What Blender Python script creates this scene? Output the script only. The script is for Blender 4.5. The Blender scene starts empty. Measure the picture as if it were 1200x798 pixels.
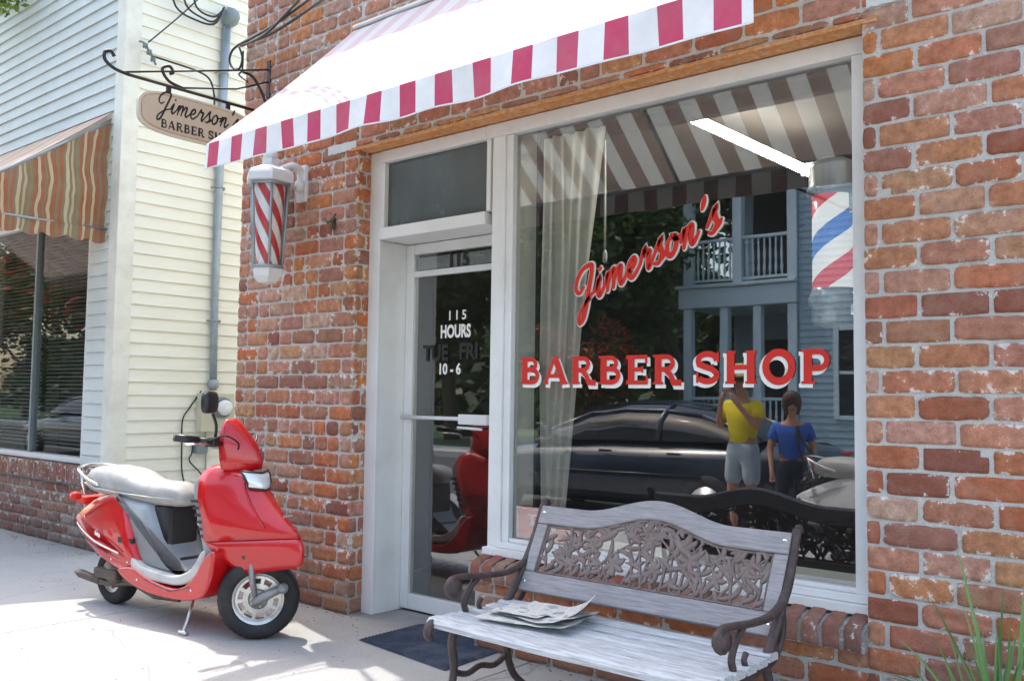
import bpy, bmesh, math, random
from mathutils import Vector, Matrix, noise
R = random.Random(7)
sc = bpy.context.scene
COL = sc.collection
pi = math.pi
V = Vector
# ------------------------------------------------------------------ materials
def nodes(name):
    m = bpy.data.materials.new(name); m.use_nodes = True
    nt = m.node_tree
    return m, nt, nt.nodes['Principled BSDF'], nt.nodes['Material Output']
def N(nt, t, **kw):
    n = nt.nodes.new(t)
    for k, v in kw.items():
        if k in ('operation', 'blend_type', 'data_type', 'attribute_name', 'noise_dimensions', 'feature', 'wave_type', 'bands_direction', 'interpolation', 'clamp'):
            setattr(n, k, v)
        else:
            n.inputs[k].default_value = v
    return n
def L(nt, a, b): nt.links.new(a, b)
def rgb(c): return (c[0], c[1], c[2], 1)
def math_(nt, op, a, b=None, clamp=False):
    n = nt.nodes.new('ShaderNodeMath'); n.operation = op; n.use_clamp = clamp
    for i, x in enumerate((a, b)):
        if x is None: continue
        if isinstance(x, (int, float)): n.inputs[i].default_value = x
        else: L(nt, x, n.inputs[i])
    return n.outputs[0]
def mixc(nt, f, a, b, bt='MIX'):
    n = nt.nodes.new('ShaderNodeMix'); n.data_type = 'RGBA'; n.blend_type = bt
    for s, x in ((n.inputs[0], f), (n.inputs[6], a), (n.inputs[7], b)):
        if isinstance(x, (int, float)): s.default_value = x
        elif isinstance(x, tuple): s.default_value = rgb(x)
        else: L(nt, x, s)
    return n.outputs[2]
def ramp(nt, fac, stops):
    n = nt.nodes.new('ShaderNodeValToRGB'); e = n.color_ramp.elements
    while len(e) < len(stops): e.new(.5)
    for i, (p, c) in enumerate(stops):
        e[i].position = p; e[i].color = rgb(c) if isinstance(c, tuple) else (c, c, c, 1)
    L(nt, fac, n.inputs[0]); return n.outputs[0]
def noise_(nt, co, scale, detail=4, rough=.6):
    n = nt.nodes.new('ShaderNodeTexNoise'); n.inputs['Scale'].default_value = scale
    n.inputs['Detail'].default_value = detail; n.inputs['Roughness'].default_value = rough
    L(nt, co, n.inputs['Vector']); return n.outputs[0]
def ocoord(nt): return nt.nodes.new('ShaderNodeTexCoord').outputs['Object']
def M(name, col, rough=.6, metal=0, var=.15, vs=8, bump=0, bs=60, dirt=None, ds=3, da=.5, coat=0, stretch=None, emit=None, es=0, spec=None):
    """surface with tone variation, optional dirt tint and bump"""
    m, nt, p, out = nodes(name)
    co = ocoord(nt)
    if stretch:
        mp = nt.nodes.new('ShaderNodeMapping'); mp.inputs['Scale'].default_value = stretch
        L(nt, co, mp.inputs['Vector']); co = mp.outputs[0]
    n1 = noise_(nt, co, vs, 6)
    c = mixc(nt, n1, tuple(x*(1-var*1.4) for x in col), tuple(min(1, x*(1+var*1.4)) for x in col))
    if dirt:
        n2 = ramp(nt, noise_(nt, co, ds, 8, .7), [(.45, 0.), (.7, 1.)])
        c = mixc(nt, math_(nt, 'MULTIPLY', n2, da), c, dirt)
    L(nt, c, p.inputs['Base Color'])
    p.inputs['Roughness'].default_value = rough; p.inputs['Metallic'].default_value = metal
    if rough > .15 and var > 0:
        L(nt, math_(nt, 'ADD', math_(nt, 'MULTIPLY', n1, .2), rough-.1, True), p.inputs['Roughness'])
    if spec is not None: p.inputs['Specular IOR Level'].default_value = spec
    p.inputs['Coat Weight'].default_value = coat; p.inputs['Coat Roughness'].default_value = .05
    if emit: p.inputs['Emission Color'].default_value = rgb(emit); p.inputs['Emission Strength'].default_value = es
    if bump:
        b = nt.nodes.new('ShaderNodeBump'); b.inputs['Strength'].default_value = bump; b.inputs['Distance'].default_value = .004
        L(nt, noise_(nt, co, bs, 5), b.inputs['Height']); L(nt, b.outputs[0], p.inputs['Normal'])
    return m
def brick_mat(name, cols, smear=.3, soot=0.0, mortar=False):
    m, nt, p, out = nodes(name); co = ocoord(nt)
    sp = nt.nodes.new('ShaderNodeSeparateXYZ'); L(nt, co, sp.inputs[0])
    big = noise_(nt, co, 1.1, 3); mid = noise_(nt, co, 22, 6, .65); fine = noise_(nt, co, 140, 4, .7)
    if not mortar:
        at = nt.nodes.new('ShaderNodeAttribute'); at.attribute_name = 'tint'
        t = at.outputs['Fac']
        c = ramp(nt, t, [(i/(len(cols)-1), k) for i, k in enumerate(cols)])
        c = mixc(nt, math_(nt, 'MULTIPLY', ramp(nt, mid, [(.35, 1.), (.62, 0.)]), .6), c, (.20, .07, .035))
        c = mixc(nt, math_(nt, 'MULTIPLY', ramp(nt, noise_(nt, co, 9, 5, .6), [(.5, 0.), (.7, 1.)]), .4), c, (.40, .27, .2))
        # dark pits
        vo = nt.nodes.new('ShaderNodeTexVoronoi'); vo.inputs['Scale'].default_value = 75; L(nt, co, vo.inputs['Vector'])
        pit = math_(nt, 'MULTIPLY', ramp(nt, vo.outputs['Distance'], [(.08, 1.), (.2, 0.)]), ramp(nt, noise_(nt, co, 16, 2), [(.5, 0.), (.6, 1.)]))
        c = mixc(nt, math_(nt, 'MULTIPLY', pit, .75), c, (.06, .03, .025))
        # pale mortar / old paint left on the face, mostly near brick rims
        at2 = nt.nodes.new('ShaderNodeAttribute'); at2.attribute_name = 'rim'
        sm = math_(nt, 'ADD', noise_(nt, co, 22, 7, .72), math_(nt, 'MULTIPLY', at2.outputs['Fac'], .12))
        at3 = nt.nodes.new('ShaderNodeAttribute'); at3.attribute_name = 'wear'
        sm = math_(nt, 'ADD', sm, math_(nt, 'MULTIPLY', at3.outputs['Fac'], .075))
        sm = ramp(nt, sm, [(.705-.08*smear, 0.), (.725-.08*smear, 1.)])
        c = mixc(nt, math_(nt, 'MULTIPLY', sm, .85), c, (.78, .75, .70))
    else:
        c = mixc(nt, mid, cols[0], cols[1])
        c = mixc(nt, math_(nt, 'MULTIPLY', ramp(nt, noise_(nt, co, 35, 6, .7), [(.55, 0.), (.66, 1.)]), .6), c, (.80, .79, .76))
        c = mixc(nt, math_(nt, 'MULTIPLY', ramp(nt, noise_(nt, co, 7, 6, .7), [(.55, 0.), (.7, 1.)]), .45), c, (.2, .17, .15))
    c = mixc(nt, math_(nt, 'MULTIPLY', ramp(nt, big, [(.35, 1.), (.65, 0.)]), .16+soot), c, (.10, .075, .07))
    # grime close to the pavement and high up
    low = math_(nt, 'SUBTRACT', 1, math_(nt, 'MULTIPLY', sp.outputs[2], 2.6), True)
    c = mixc(nt, math_(nt, 'MULTIPLY', math_(nt, 'MULTIPLY', low, mid), 1.0), c, (.09, .08, .07))
    c = mixc(nt, .35, c, fine, 'OVERLAY')
    L(nt, c, p.inputs['Base Color']); p.inputs['Roughness'].default_value = .9
    p.inputs['Specular IOR Level'].default_value = .25
    b = nt.nodes.new('ShaderNodeBump'); b.inputs['Strength'].default_value = .9; b.inputs['Distance'].default_value = .006
    L(nt, math_(nt, 'ADD', math_(nt, 'MULTIPLY', fine, .35), noise_(nt, co, 45, 6, .7)), b.inputs['Height'])
    L(nt, b.outputs[0], p.inputs['Normal'])
    return m
PAL = [(0.648, 0.189, 0.058), (0.54, 0.252, 0.184), (0.45, 0.126, 0.063), (0.594, 0.324, 0.165), (0.306, 0.131, 0.097), (0.576, 0.288, 0.223), (0.684, 0.261, 0.087), (0.486, 0.216, 0.145), (0.63, 0.423, 0.32), (0.27, 0.099, 0.073), (0.594, 0.171, 0.068), (0.54, 0.306, 0.184), (0.594, 0.324, 0.252), (0.63, 0.27, 0.116)]
PALD = [(.38, .12, .09), (.28, .11, .09), (.22, .13, .115), (.36, .2, .16), (.26, .1, .08), (.4, .24, .19), (.32, .15, .12), (.44, .36, .32)]
m_brick = brick_mat('old red brick', PAL, .1)
m_brickd = brick_mat('weathered purple brick', PALD, .3, .05)
m_mortar = brick_mat('grey lime mortar', [(.48, .465, .44), (.66, .645, .61)], mortar=True)
m_mortard = brick_mat('dark lime mortar', [(.26, .25, .235), (.40, .38, .36)], mortar=True)

def glass_mat(name, fac=.25, tint=(.975, .985, .98), fk=.9, rgh=.012, haze=.012):
    m, nt, p, out = nodes(name); nt.nodes.remove(p)
    dfz = nt.nodes.new('ShaderNodeBsdfDiffuse'); dfz.inputs[0].default_value = (.75, .78, .76, 1)
    t = nt.nodes.new('ShaderNodeBsdfTransparent'); t.inputs[0].default_value = rgb(tint)
    g = nt.nodes.new('ShaderNodeBsdfGlossy'); g.inputs['Roughness'].default_value = rgh; g.inputs[0].default_value = (.92, .96, 1, 1)
    co = ocoord(nt); b = nt.nodes.new('ShaderNodeBump'); b.inputs['Strength'].default_value = .012; b.inputs['Distance'].default_value = .02
    L(nt, noise_(nt, co, 1.6, 2), b.inputs['Height']); L(nt, b.outputs[0], g.inputs['Normal'])
    fr = nt.nodes.new('ShaderNodeLayerWeight'); fr.inputs['Blend'].default_value = .35
    f = math_(nt, 'ADD', math_(nt, 'MULTIPLY', fr.outputs['Fresnel'], fk), fac, True)
    mx = nt.nodes.new('ShaderNodeMixShader'); L(nt, f, mx.inputs[0]); L(nt, t.outputs[0], mx.inputs[1]); L(nt, g.outputs[0], mx.inputs[2])
    hz = nt.nodes.new('ShaderNodeMixShader'); L(nt, math_(nt, 'MULTIPLY', ramp(nt, noise_(nt, co, 2.5, 5), [(.3, .5), (.7, 1.)]), haze), hz.inputs[0])
    L(nt, mx.outputs[0], hz.inputs[1]); L(nt, dfz.outputs[0], hz.inputs[2]); L(nt, hz.outputs[0], out.inputs[0]); return m
m_glass = glass_mat('plate glass', .19)
m_glassd = glass_mat('door glass', .17)
m_glassh = glass_mat('house window glass', .05, fk=.55)
def car_glass():
    m, nt, p, out = nodes('tinted car glass'); p.inputs['Base Color'].default_value = (.01, .012, .015, 1); p.inputs['Roughness'].default_value = .03
    co = ocoord(nt); L(nt, mixc(nt, noise_(nt, co, 3), (.008, .01, .012), (.02, .025, .03)), p.inputs['Base Color']); return m
m_carglass = car_glass()

def stripes_mat(name, axis, period, off, a, b, duty=.5, top=None, transl=.5, fold=0, lines=None, back=None, dash=None):
    """woven cloth with stripes across `axis`; `top` = faded colour of the outer face"""
    m, nt, p, out = nodes(name); co = ocoord(nt)
    sp = nt.nodes.new('ShaderNodeSeparateXYZ'); L(nt, co, sp.inputs[0])
    wob = math_(nt, 'MULTIPLY', math_(nt, 'SUBTRACT', noise_(nt, co, 3, 2), .5), fold)
    x = math_(nt, 'ADD', math_(nt, 'DIVIDE', math_(nt, 'ADD', sp.outputs[axis], wob), period), off)
    fr = math_(nt, 'FRACT', x)
    s = math_(nt, 'LESS_THAN', fr, duty)
    c = mixc(nt, s, b, a)
    if lines:
        for (p0, p1, lc) in lines:
            c = mixc(nt, math_(nt, 'MULTIPLY', math_(nt, 'GREATER_THAN', fr, p0), math_(nt, 'LESS_THAN', fr, p1)), c, lc)
    c = mixc(nt, math_(nt, 'MULTIPLY', ramp(nt, noise_(nt, co, 5, 6, .7), [(.4, 0.), (.75, 1.)]), .25), c, (.45, .42, .38))
    if top:
        g = nt.nodes.new('ShaderNodeNewGeometry')
        tc = mixc(nt, noise_(nt, co, 7, 4), top, tuple(x*.93 for x in top)); tc = mixc(nt, math_(nt, 'MULTIPLY', s, .3), tc, (.74, .30, .40))
        for zd in dash or ():
            dz = math_(nt, 'ABSOLUTE', math_(nt, 'ADD', math_(nt, 'SUBTRACT', sp.outputs[2], zd), math_(nt, 'MULTIPLY', noise_(nt, co, 4, 2), .05)))
            tc = mixc(nt, math_(nt, 'MULTIPLY', math_(nt, 'MULTIPLY', math_(nt, 'LESS_THAN', dz, .0035), s), .8), tc, (.42, .40, .46))
        c = mixc(nt, g.outputs['Backfacing'], tc, c)
    if back:
        g = nt.nodes.new('ShaderNodeNewGeometry'); c = mixc(nt, g.outputs['Backfacing'], c, mixc(nt, s, back[1], back[0]))
    L(nt, c, p.inputs['Base Color']); p.inputs['Roughness'].default_value = .9; p.inputs['Specular IOR Level'].default_value = .1
    b_ = nt.nodes.new('ShaderNodeBump'); b_.inputs['Strength'].default_value = .4; b_.inputs['Distance'].default_value = .01
    L(nt, noise_(nt, co, 9, 3), b_.inputs['Height']); L(nt, b_.outputs[0], p.inputs['Normal'])
    t = nt.nodes.new('ShaderNodeBsdfTranslucent'); L(nt, c, t.inputs[0])
    mx = nt.nodes.new('ShaderNodeMixShader'); mx.inputs[0].default_value = transl
    L(nt, p.outputs[0], mx.inputs[1]); L(nt, t.outputs[0], mx.inputs[2]); L(nt, mx.outputs[0], out.inputs[0]); return m
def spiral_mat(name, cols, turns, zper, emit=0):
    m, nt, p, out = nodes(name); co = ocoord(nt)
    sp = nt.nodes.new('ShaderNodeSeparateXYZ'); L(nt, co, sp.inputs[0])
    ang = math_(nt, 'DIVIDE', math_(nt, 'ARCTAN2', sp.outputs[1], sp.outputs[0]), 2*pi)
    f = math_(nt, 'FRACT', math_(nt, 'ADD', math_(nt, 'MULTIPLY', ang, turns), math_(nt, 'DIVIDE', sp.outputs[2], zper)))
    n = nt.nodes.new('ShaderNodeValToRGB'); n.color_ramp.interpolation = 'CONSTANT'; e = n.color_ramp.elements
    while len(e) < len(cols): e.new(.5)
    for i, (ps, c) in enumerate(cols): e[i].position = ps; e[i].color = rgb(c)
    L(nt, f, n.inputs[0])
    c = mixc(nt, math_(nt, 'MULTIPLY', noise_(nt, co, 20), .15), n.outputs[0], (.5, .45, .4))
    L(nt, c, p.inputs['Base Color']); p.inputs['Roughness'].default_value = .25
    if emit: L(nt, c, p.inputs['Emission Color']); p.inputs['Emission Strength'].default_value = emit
    return m
WHT = (.8, .8, .78)
m_white = M('white painted aluminium', (.76, .77, .77), .45, var=.06, dirt=(.42, .38, .33), ds=4, da=.3)
m_cream = M('cream painted trim', (.78, .76, .66), .5, var=.07, dirt=(.4, .34, .26), ds=3, da=.35, bump=.2)
m_trimw = M('sun bleached white trim', (.74, .75, .75), .55, var=.05, dirt=(.5, .48, .44), da=.3, bump=.2)
m_lamp = M('lit fluorescent tube', (1, 1, .95), .5, var=0, emit=(1, .97, .84), es=75)
m_rust = M('rusty steel lintel', (.58, .25, .08), .85, var=.5, vs=70, dirt=(.74, .55, .38), ds=30, da=.6, bump=.8)
m_sid_lit = M('cream clapboard paint with light', (.83, .80, .675), .6, var=.05, vs=3, dirt=(.74, .71, .58), ds=1.6, da=.35, bump=.15, stretch=(1, 1, 3))  # same house paint as the front; alley brightness put into the colour
m_sid_shade = M('clapboard paint with shade', (.62, .66, .64), .6, var=.05, vs=3, dirt=(.45, .47, .44), ds=1.6, da=.45, bump=.15)  # same house paint; cool open shade put into the colour
m_iron = M('brown cast iron', (.055, .040, .042), .55, metal=.2, var=.3, vs=30, dirt=(.16, .11, .09), ds=20, da=.5, bump=.5, bs=120)
m_ironp = M('bronze painted iron panel', (.20, .145, .13), .6, var=.25, vs=25, dirt=(.3, .25, .23), ds=14, da=.5, bump=.6, bs=90)
m_blk = M('black iron', (.03, .026, .025), .5, metal=.3, var=.3, vs=30, dirt=(.1, .05, .03), ds=15, da=.5)
m_slat = M('weathered white slat', (.68, .71, .75), .7, var=.16, vs=9, dirt=(.20, .19, .19), ds=11, da=.75, bump=1, bs=60, stretch=(.8, 12, 12))
m_rail = M('greyed hardwood rail', (.42, .395, .405), .75, var=.25, vs=9, dirt=(.19, .17, .17), ds=13, da=.7, bump=1, bs=60, stretch=(.8, 12, 12))
m_red = M('red scooter plastic', (.54, .008, .012), .25, var=.08, coat=.6, vs=3)
m_grey = M('blue grey scooter plastic', (.27, .30, .33), .45, var=.08, vs=8, dirt=(.4, .4, .4), ds=12, da=.4)
m_lgrey = M('light grey scooter plastic', (.52, .52, .50), .5, var=.1, dirt=(.3, .28, .26), ds=9, da=.5)
m_seat = M('grey vinyl seat', (.33, .325, .31), .5, var=.12, vs=7, dirt=(.6, .6, .58), ds=5, da=.5, bump=.35, bs=160)
m_rub = M('black rubber', (.018, .018, .02), .75, var=.3, vs=20, dirt=(.07, .065, .06), ds=9, da=.5)
m_bplas = M('black plastic', (.02, .02, .022), .4, var=.2)
m_alu = M('cast aluminium', (.62, .62, .60), .35, metal=.75, var=.1, dirt=(.3, .28, .25), ds=20, da=.5)
m_eng = M('greasy engine metal', (.12, .10, .09), .55, metal=.6, var=.4, vs=25, dirt=(.22, .15, .1), ds=14, da=.7, bump=.5)
m_fork = M('grey cast fork arm', (.30, .30, .31), .45, metal=.4, var=.2, dirt=(.2, .16, .13), ds=20, da=.5)
m_cap = M('brushed aluminium cap', (.66, .68, .70), .3, metal=.25, var=.2, vs=5, stretch=(6, 6, 1))
m_chrome = M('chrome', (.82, .82, .82), .1, metal=1, var=.03)
m_galv = M('galvanised conduit', (.33, .38, .41), .45, metal=.45, var=.15, dirt=(.22, .24, .25), ds=6, da=.5)
m_beige = M('beige enamel box', (.62, .58, .42), .5, var=.06, dirt=(.5, .45, .33), ds=5, da=.4)
m_gbox = M('grey metal box', (.20, .24, .25), .5, var=.15)
m_cable = M('black cable', (.025, .025, .025), .6, var=.2)
m_mat = M('dark blue ribbed mat', (.016, .030, .060), .95, var=.4, vs=60, bump=1, bs=220, dirt=(.12, .13, .15), ds=5, da=.6)
m_redp = M('red lettering paint', (.62, .022, .012), .5, var=.1, vs=12)
m_whp = M('white lettering paint', (.85, .84, .80), .5, var=.03)
m_bkp = M('black lettering paint', (.02, .018, .018), .5, var=.1)
m_tan = M('tan painted sign board', (.62, .47, .33), .6, var=.08, vs=6, dirt=(.5, .38, .27), ds=5, da=.4)
m_signe = M('cream sign edge', (.62, .56, .44), .6, var=.08)
m_curt = M('white curtain cloth', (.90, .90, .84), .9, var=.05, vs=4, stretch=(8, 1, .4))
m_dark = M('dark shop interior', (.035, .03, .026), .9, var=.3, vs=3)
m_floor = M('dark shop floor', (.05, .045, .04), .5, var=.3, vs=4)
m_panel = M('pale display panel', (.82, .88, .90), .7, var=.08)
m_redc = M('red card', (.80, .025, .008), .6, var=.05)
m_org = M('orange indicator lens', (.9, .25, .02), .2, var=.02)
m_yel = M('yellow cotton', (.75, .62, .03), .9, var=.12, vs=5, bump=.5, bs=20)
m_shorts = M('faded denim', (.38, .46, .52), .9, var=.15, vs=12, bump=.5, bs=20)
m_blue = M('blue cotton', (.04, .12, .45), .9, var=.3, vs=5, bump=.5, bs=20)
m_skin = M('skin', (.45, .22, .14), .55, var=.08, vs=9)
m_hair = M('brown hair', (.06, .035, .02), .7, var=.3, vs=40)
m_straw = M('straw hat', (.6, .45, .18), .8, var=.2, vs=40)
m_bag = M('black nylon', (.02, .02, .025), .6, var=.3)
m_jean = M('dark trousers', (.03, .035, .06), .9, var=.2)
m_carp = M('dark blue car paint', (.012, .02, .038), .22, var=.05, coat=.8)
m_whitep = M('white scooter plastic', (.7, .7, .7), .3, var=.03, coat=.5)
m_bluehouse = M('blue grey siding paint', (.27, .37, .43), .7, var=.06, bump=.15)
m_porch = M('pale porch paint', (.50, .60, .65), .6, var=.06)
m_roof = M('dark shingle roof', (.09, .085, .08), .9, var=.3, vs=20, bump=.6)
m_bark = M('grey bark', (.13, .10, .075), .9, var=.3, vs=12, bump=1, bs=25)
m_lensw = M('headlight lens', (.75, .78, .80), .12, var=.05, metal=.3)
m_frost = M('frosted reeded transom glass', (.085, .10, .10), .25, var=.25, vs=2.5, stretch=(2, 1, 1.2))
def leaf_mat(name, a, b, tr=.35):
    m, nt, p, out = nodes(name)
    at = nt.nodes.new('ShaderNodeAttribute'); at.attribute_name = 'tint'
    c = mixc(nt, at.outputs['Fac'], a, b); L(nt, c, p.inputs['Base Color']); p.inputs['Roughness'].default_value = .5
    t = nt.nodes.new('ShaderNodeBsdfTranslucent'); L(nt, c, t.inputs[0])
    mx = nt.nodes.new('ShaderNodeMixShader'); mx.inputs[0].default_value = tr
    L(nt, p.outputs[0], mx.inputs[1]); L(nt, t.outputs[0], mx.inputs[2]); L(nt, mx.outputs[0], out.inputs[0]); return m
m_leaf = leaf_mat('dark green leaves', (.02, .045, .01), (.09, .15, .03))
m_leafb = leaf_mat('bright green leaves', (.12, .2, .03), (.3, .42, .08))
m_bloom = leaf_mat('red blossom', (.30, .02, .01), (.6, .10, .03))
m_blade = leaf_mat('green leaf blade', (.07, .19, .05), (.24, .42, .15), .25)
def concrete():
    m, nt, p, out = nodes('sidewalk concrete'); co = ocoord(nt)
    c = mixc(nt, noise_(nt, co, 2.2, 6), (.40, .40, .395), (.53, .53, .52))
    c = mixc(nt, math_(nt, 'MULTIPLY', ramp(nt, noise_(nt, co, 170, 3, .8), [(.42, 1.), (.55, 0.)]), .5), c, (.20, .195, .18))
    c = mixc(nt, math_(nt, 'MULTIPLY', ramp(nt, noise_(nt, co, 5, 8, .75), [(.55, 0.), (.7, 1.)]), .35), c, (.25, .24, .22))
    vo = nt.nodes.new('ShaderNodeTexVoronoi'); vo.inputs['Scale'].default_value = 5; L(nt, co, vo.inputs['Vector'])
    c = mixc(nt, ramp(nt, vo.outputs['Distance'], [(.035, .7), (.05, 0.)]), c, (.16, .15, .14))
    # hairline cracks, wall-side dirt
    vc = nt.nodes.new('ShaderNodeTexVoronoi'); vc.feature = 'DISTANCE_TO_EDGE'; vc.inputs['Scale'].default_value = .55
    wv = nt.nodes.new('ShaderNodeTexNoise'); wv.inputs['Scale'].default_value = 3; wv.inputs['Detail'].default_value = 6; L(nt, co, wv.inputs['Vector'])
    L(nt, mixc(nt, .12, co, wv.outputs['Color']), vc.inputs['Vector'])
    c = mixc(nt, ramp(nt, vc.outputs['Distance'], [(.0008, .5), (.0022, 0.)]), c, (.16, .155, .145))
    sy_ = nt.nodes.new('ShaderNodeSeparateXYZ'); L(nt, co, sy_.inputs[0])
    wd_ = math_(nt, 'MULTIPLY', math_(nt, 'ADD', math_(nt, 'MULTIPLY', sy_.outputs[1], 3.0), .75, True), noise_(nt, co, 6, 6, .7))
    c = mixc(nt, math_(nt, 'MULTIPLY', wd_, .9), c, (.16, .15, .13))
    L(nt, c, p.inputs['Base Color']); p.inputs['Roughness'].default_value = .9
    b = nt.nodes.new('ShaderNodeBump'); b.inputs['Strength'].default_value = .9; b.inputs['Distance'].default_value = .005
    L(nt, noise_(nt, co, 130, 5, .7), b.inputs['Height']); L(nt, b.outputs[0], p.inputs['Normal']); return m
m_conc = concrete()
m_asph = M('asphalt', (.06, .06, .06), .9, var=.3, vs=40, bump=.8, bs=120)
m_patch = M('dark joint filler', (.16, .15, .14), .9, var=.3, vs=12, bump=.6)
m_grass = M('lawn', (.04, .09, .02), .95, var=.5, vs=14, bump=1, bs=60)
def paper():
    m, nt, p, out = nodes('newsprint'); co = nt.nodes.new('ShaderNodeTexCoord').outputs['UV']
    sp = nt.nodes.new('ShaderNodeSeparateXYZ'); L(nt, co, sp.inputs[0])
    ln = math_(nt, 'GREATER_THAN', math_(nt, 'FRACT', math_(nt, 'MULTIPLY', sp.outputs[1], 34)), .45)
    brk = math_(nt, 'GREATER_THAN', noise_(nt, co, 60, 2), .42)
    colm = math_(nt, 'GREATER_THAN', math_(nt, 'FRACT', math_(nt, 'MULTIPLY', sp.outputs[0], 5)), .12)
    t = math_(nt, 'MULTIPLY', math_(nt, 'MULTIPLY', ln, brk), colm)
    blk = ramp(nt, noise_(nt, co, 4, 0), [(.60, 0.), (.61, 1.)])
    c = mixc(nt, math_(nt, 'MULTIPLY', t, .45), (.70, .70, .66), (.2, .2, .2)); c = mixc(nt, math_(nt, 'MULTIPLY', blk, .7), c, (.2, .28, .28))
    L(nt, c, p.inputs['Base Color']); p.inputs['Roughness'].default_value = .9; return m
m_paper = paper()

# ------------------------------------------------------------------ mesh helper
class MB:
    def __init__(s): s.v = []; s.f = []; s.fm = []; s.at = {}; s.sm = []
    def add(s, vs, fs, mi=0, smooth=False, **attr):
        o = len(s.v); s.v += [tuple(v) for v in vs]
        for f in fs: s.f.append(tuple(i+o for i in f)); s.fm.append(mi); s.sm.append(smooth)
        for k, val in attr.items():
            a = s.at.setdefault(k, [0.]*o)
            while len(a) < o: a.append(0.)
            a += list(val) if hasattr(val, '__len__') else [val]*len(vs)
        return s
    def box(s, a, b, mi=0, bev=0, **attr):
        x0, y0, z0 = (min(a[i], b[i]) for i in range(3)); x1, y1, z1 = (max(a[i], b[i]) for i in range(3))
        if bev <= 0:
            vs = [(x0,y0,z0),(x1,y0,z0),(x1,y1,z0),(x0,y1,z0),(x0,y0,z1),(x1,y0,z1),(x1,y1,z1),(x0,y1,z1)]
            return s.add(vs, [(0,3,2,1),(4,5,6,7),(0,1,5,4),(1,2,6,5),(2,3,7,6),(3,0,4,7)], mi, **attr)
        bm = bmesh.new(); bmesh.ops.create_cube(bm, size=1)
        for v in bm.verts: v.co = V(((x0+x1)/2+v.co.x*(x1-x0), (y0+y1)/2+v.co.y*(y1-y0), (z0+z1)/2+v.co.z*(z1-z0)))
        bmesh.ops.bevel(bm, geom=bm.edges[:]+bm.verts[:], offset=bev, segments=2, profile=.6, affect='EDGES')
        return s.bm(bm, mi, **attr)
    def bm(s, bm, mi=0, smooth=False, mat=None, **attr):
        bm.verts.index_update()
        vs = [(mat @ v.co) if mat else v.co.copy() for v in bm.verts]
        s.add(vs, [tuple(v.index for v in f.verts) for f in bm.faces], mi, smooth, **attr); bm.free(); return s
    def tube(s, pts, r, n=8, mi=0, flat=None, cap=True, closed=False):
        """tube along pts; r number or list; flat=(sx,axis) squashes the section along a world axis"""
        pts = [V(p) for p in pts]; k = len(pts); rs = r if hasattr(r, '__len__') else [r]*k
        vs = []; up = None
        for i, p in enumerate(pts):
            if closed: t = pts[(i+1) % k]-pts[i-1]
            else: t = pts[min(i+1, k-1)]-pts[max(i-1, 0)]
            if t.length < 1e-9: t = V((0, 0, 1))
            t.normalize()
            if up is None: up = V((0, 0, 1)) if abs(t.z) < .9 else V((1, 0, 0))
            a = t.cross(up)
            if a.length < 1e-4: a = t.orthogonal()
            a.normalize(); b = a.cross(t).normalized(); up = b
            for j in range(n):
                q = 2*pi*j/n; o = (a*math.cos(q)+b*math.sin(q))*rs[i]
                if flat: o = V([o[m]*flat[m] for m in range(3)])
                vs.append(p+o)
        fs = []
        for i in range(k if closed else k-1):
            i2 = (i+1) % k
            for j in range(n): fs.append((i*n+j, i*n+(j+1) % n, i2*n+(j+1) % n, i2*n+j))
        if cap and not closed: fs.append(tuple(range(n))[::-1]); fs.append(tuple((k-1)*n+j for j in range(n)))
        return s.add(vs, fs, mi, True)
    def lathe(s, prof, c=(0,0,0), ax='z', n=24, mi=0, smooth=True, rot=None, caps=True):
        vs = []; k = len(prof)
        for (r, h) in prof:
            for j in range(n):
                q = 2*pi*j/n; x, y = r*math.cos(q), r*math.sin(q)
                p = {'z': (x, y, h), 'y': (x, h, y), 'x': (h, x, y)}[ax]
                p = V(p)
                if rot: p = rot @ p
                vs.append(p+V(c))
        fs = [(i*n+j, i*n+(j+1) % n, (i+1)*n+(j+1) % n, (i+1)*n+j) for i in range(k-1) for j in range(n)]
        if caps: fs.append(tuple(range(n))[::-1]); fs.append(tuple((k-1)*n+j for j in range(n)))
        return s.add(vs, fs, mi, smooth)
    def grid(s, fn, nu, nv, mi=0, smooth=True, uv=False, **attr):
        vs = [fn(i/nu, j/nv) for j in range(nv+1) for i in range(nu+1)]
        w = nu+1
        if uv: s.uv = [(i/nu, j/nv) for j in range(nv+1) for i in range(nu+1)]
        return s.add(vs, [(j*w+i, j*w+i+1, (j+1)*w+i+1, (j+1)*w+i) for j in range(nv) for i in range(nu)], mi, smooth, **attr)
    def prism(s, poly, fn, h0, h1, mi=0, smooth=False):
        """extrude 2-D polygon between depths h0,h1; fn(u,v,h)->xyz"""
        n = len(poly)
        vs = [fn(u, v, h0) for u, v in poly]+[fn(u, v, h1) for u, v in poly]
        fs = [tuple(range(n))[::-1], tuple(range(n, 2*n))]+[(i, (i+1) % n, n+(i+1) % n, n+i) for i in range(n)]
        return s.add(vs, fs, mi, smooth)
    def build(s, name, mats, parent=None, org=None, fixn=True, weld=False):
        me = bpy.data.meshes.new(name)
        o = org if org is not None else (parent.matrix_basis.translation if parent is not None and parent.get('_w') else V((0, 0, 0)))
        o = V(o)
        me.from_pydata([V(v)-o for v in s.v] if o.length else s.v, [], s.f)
        for m in (mats if isinstance(mats, (list, tuple)) else [mats]): me.materials.append(m)
        me.polygons.foreach_set('material_index', s.fm); me.polygons.foreach_set('use_smooth', s.sm)
        for k, a in s.at.items():
            a = a+[0.]*(len(s.v)-len(a)); at = me.attributes.new(k, 'FLOAT', 'POINT'); at.data.foreach_set('value', a)
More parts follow.
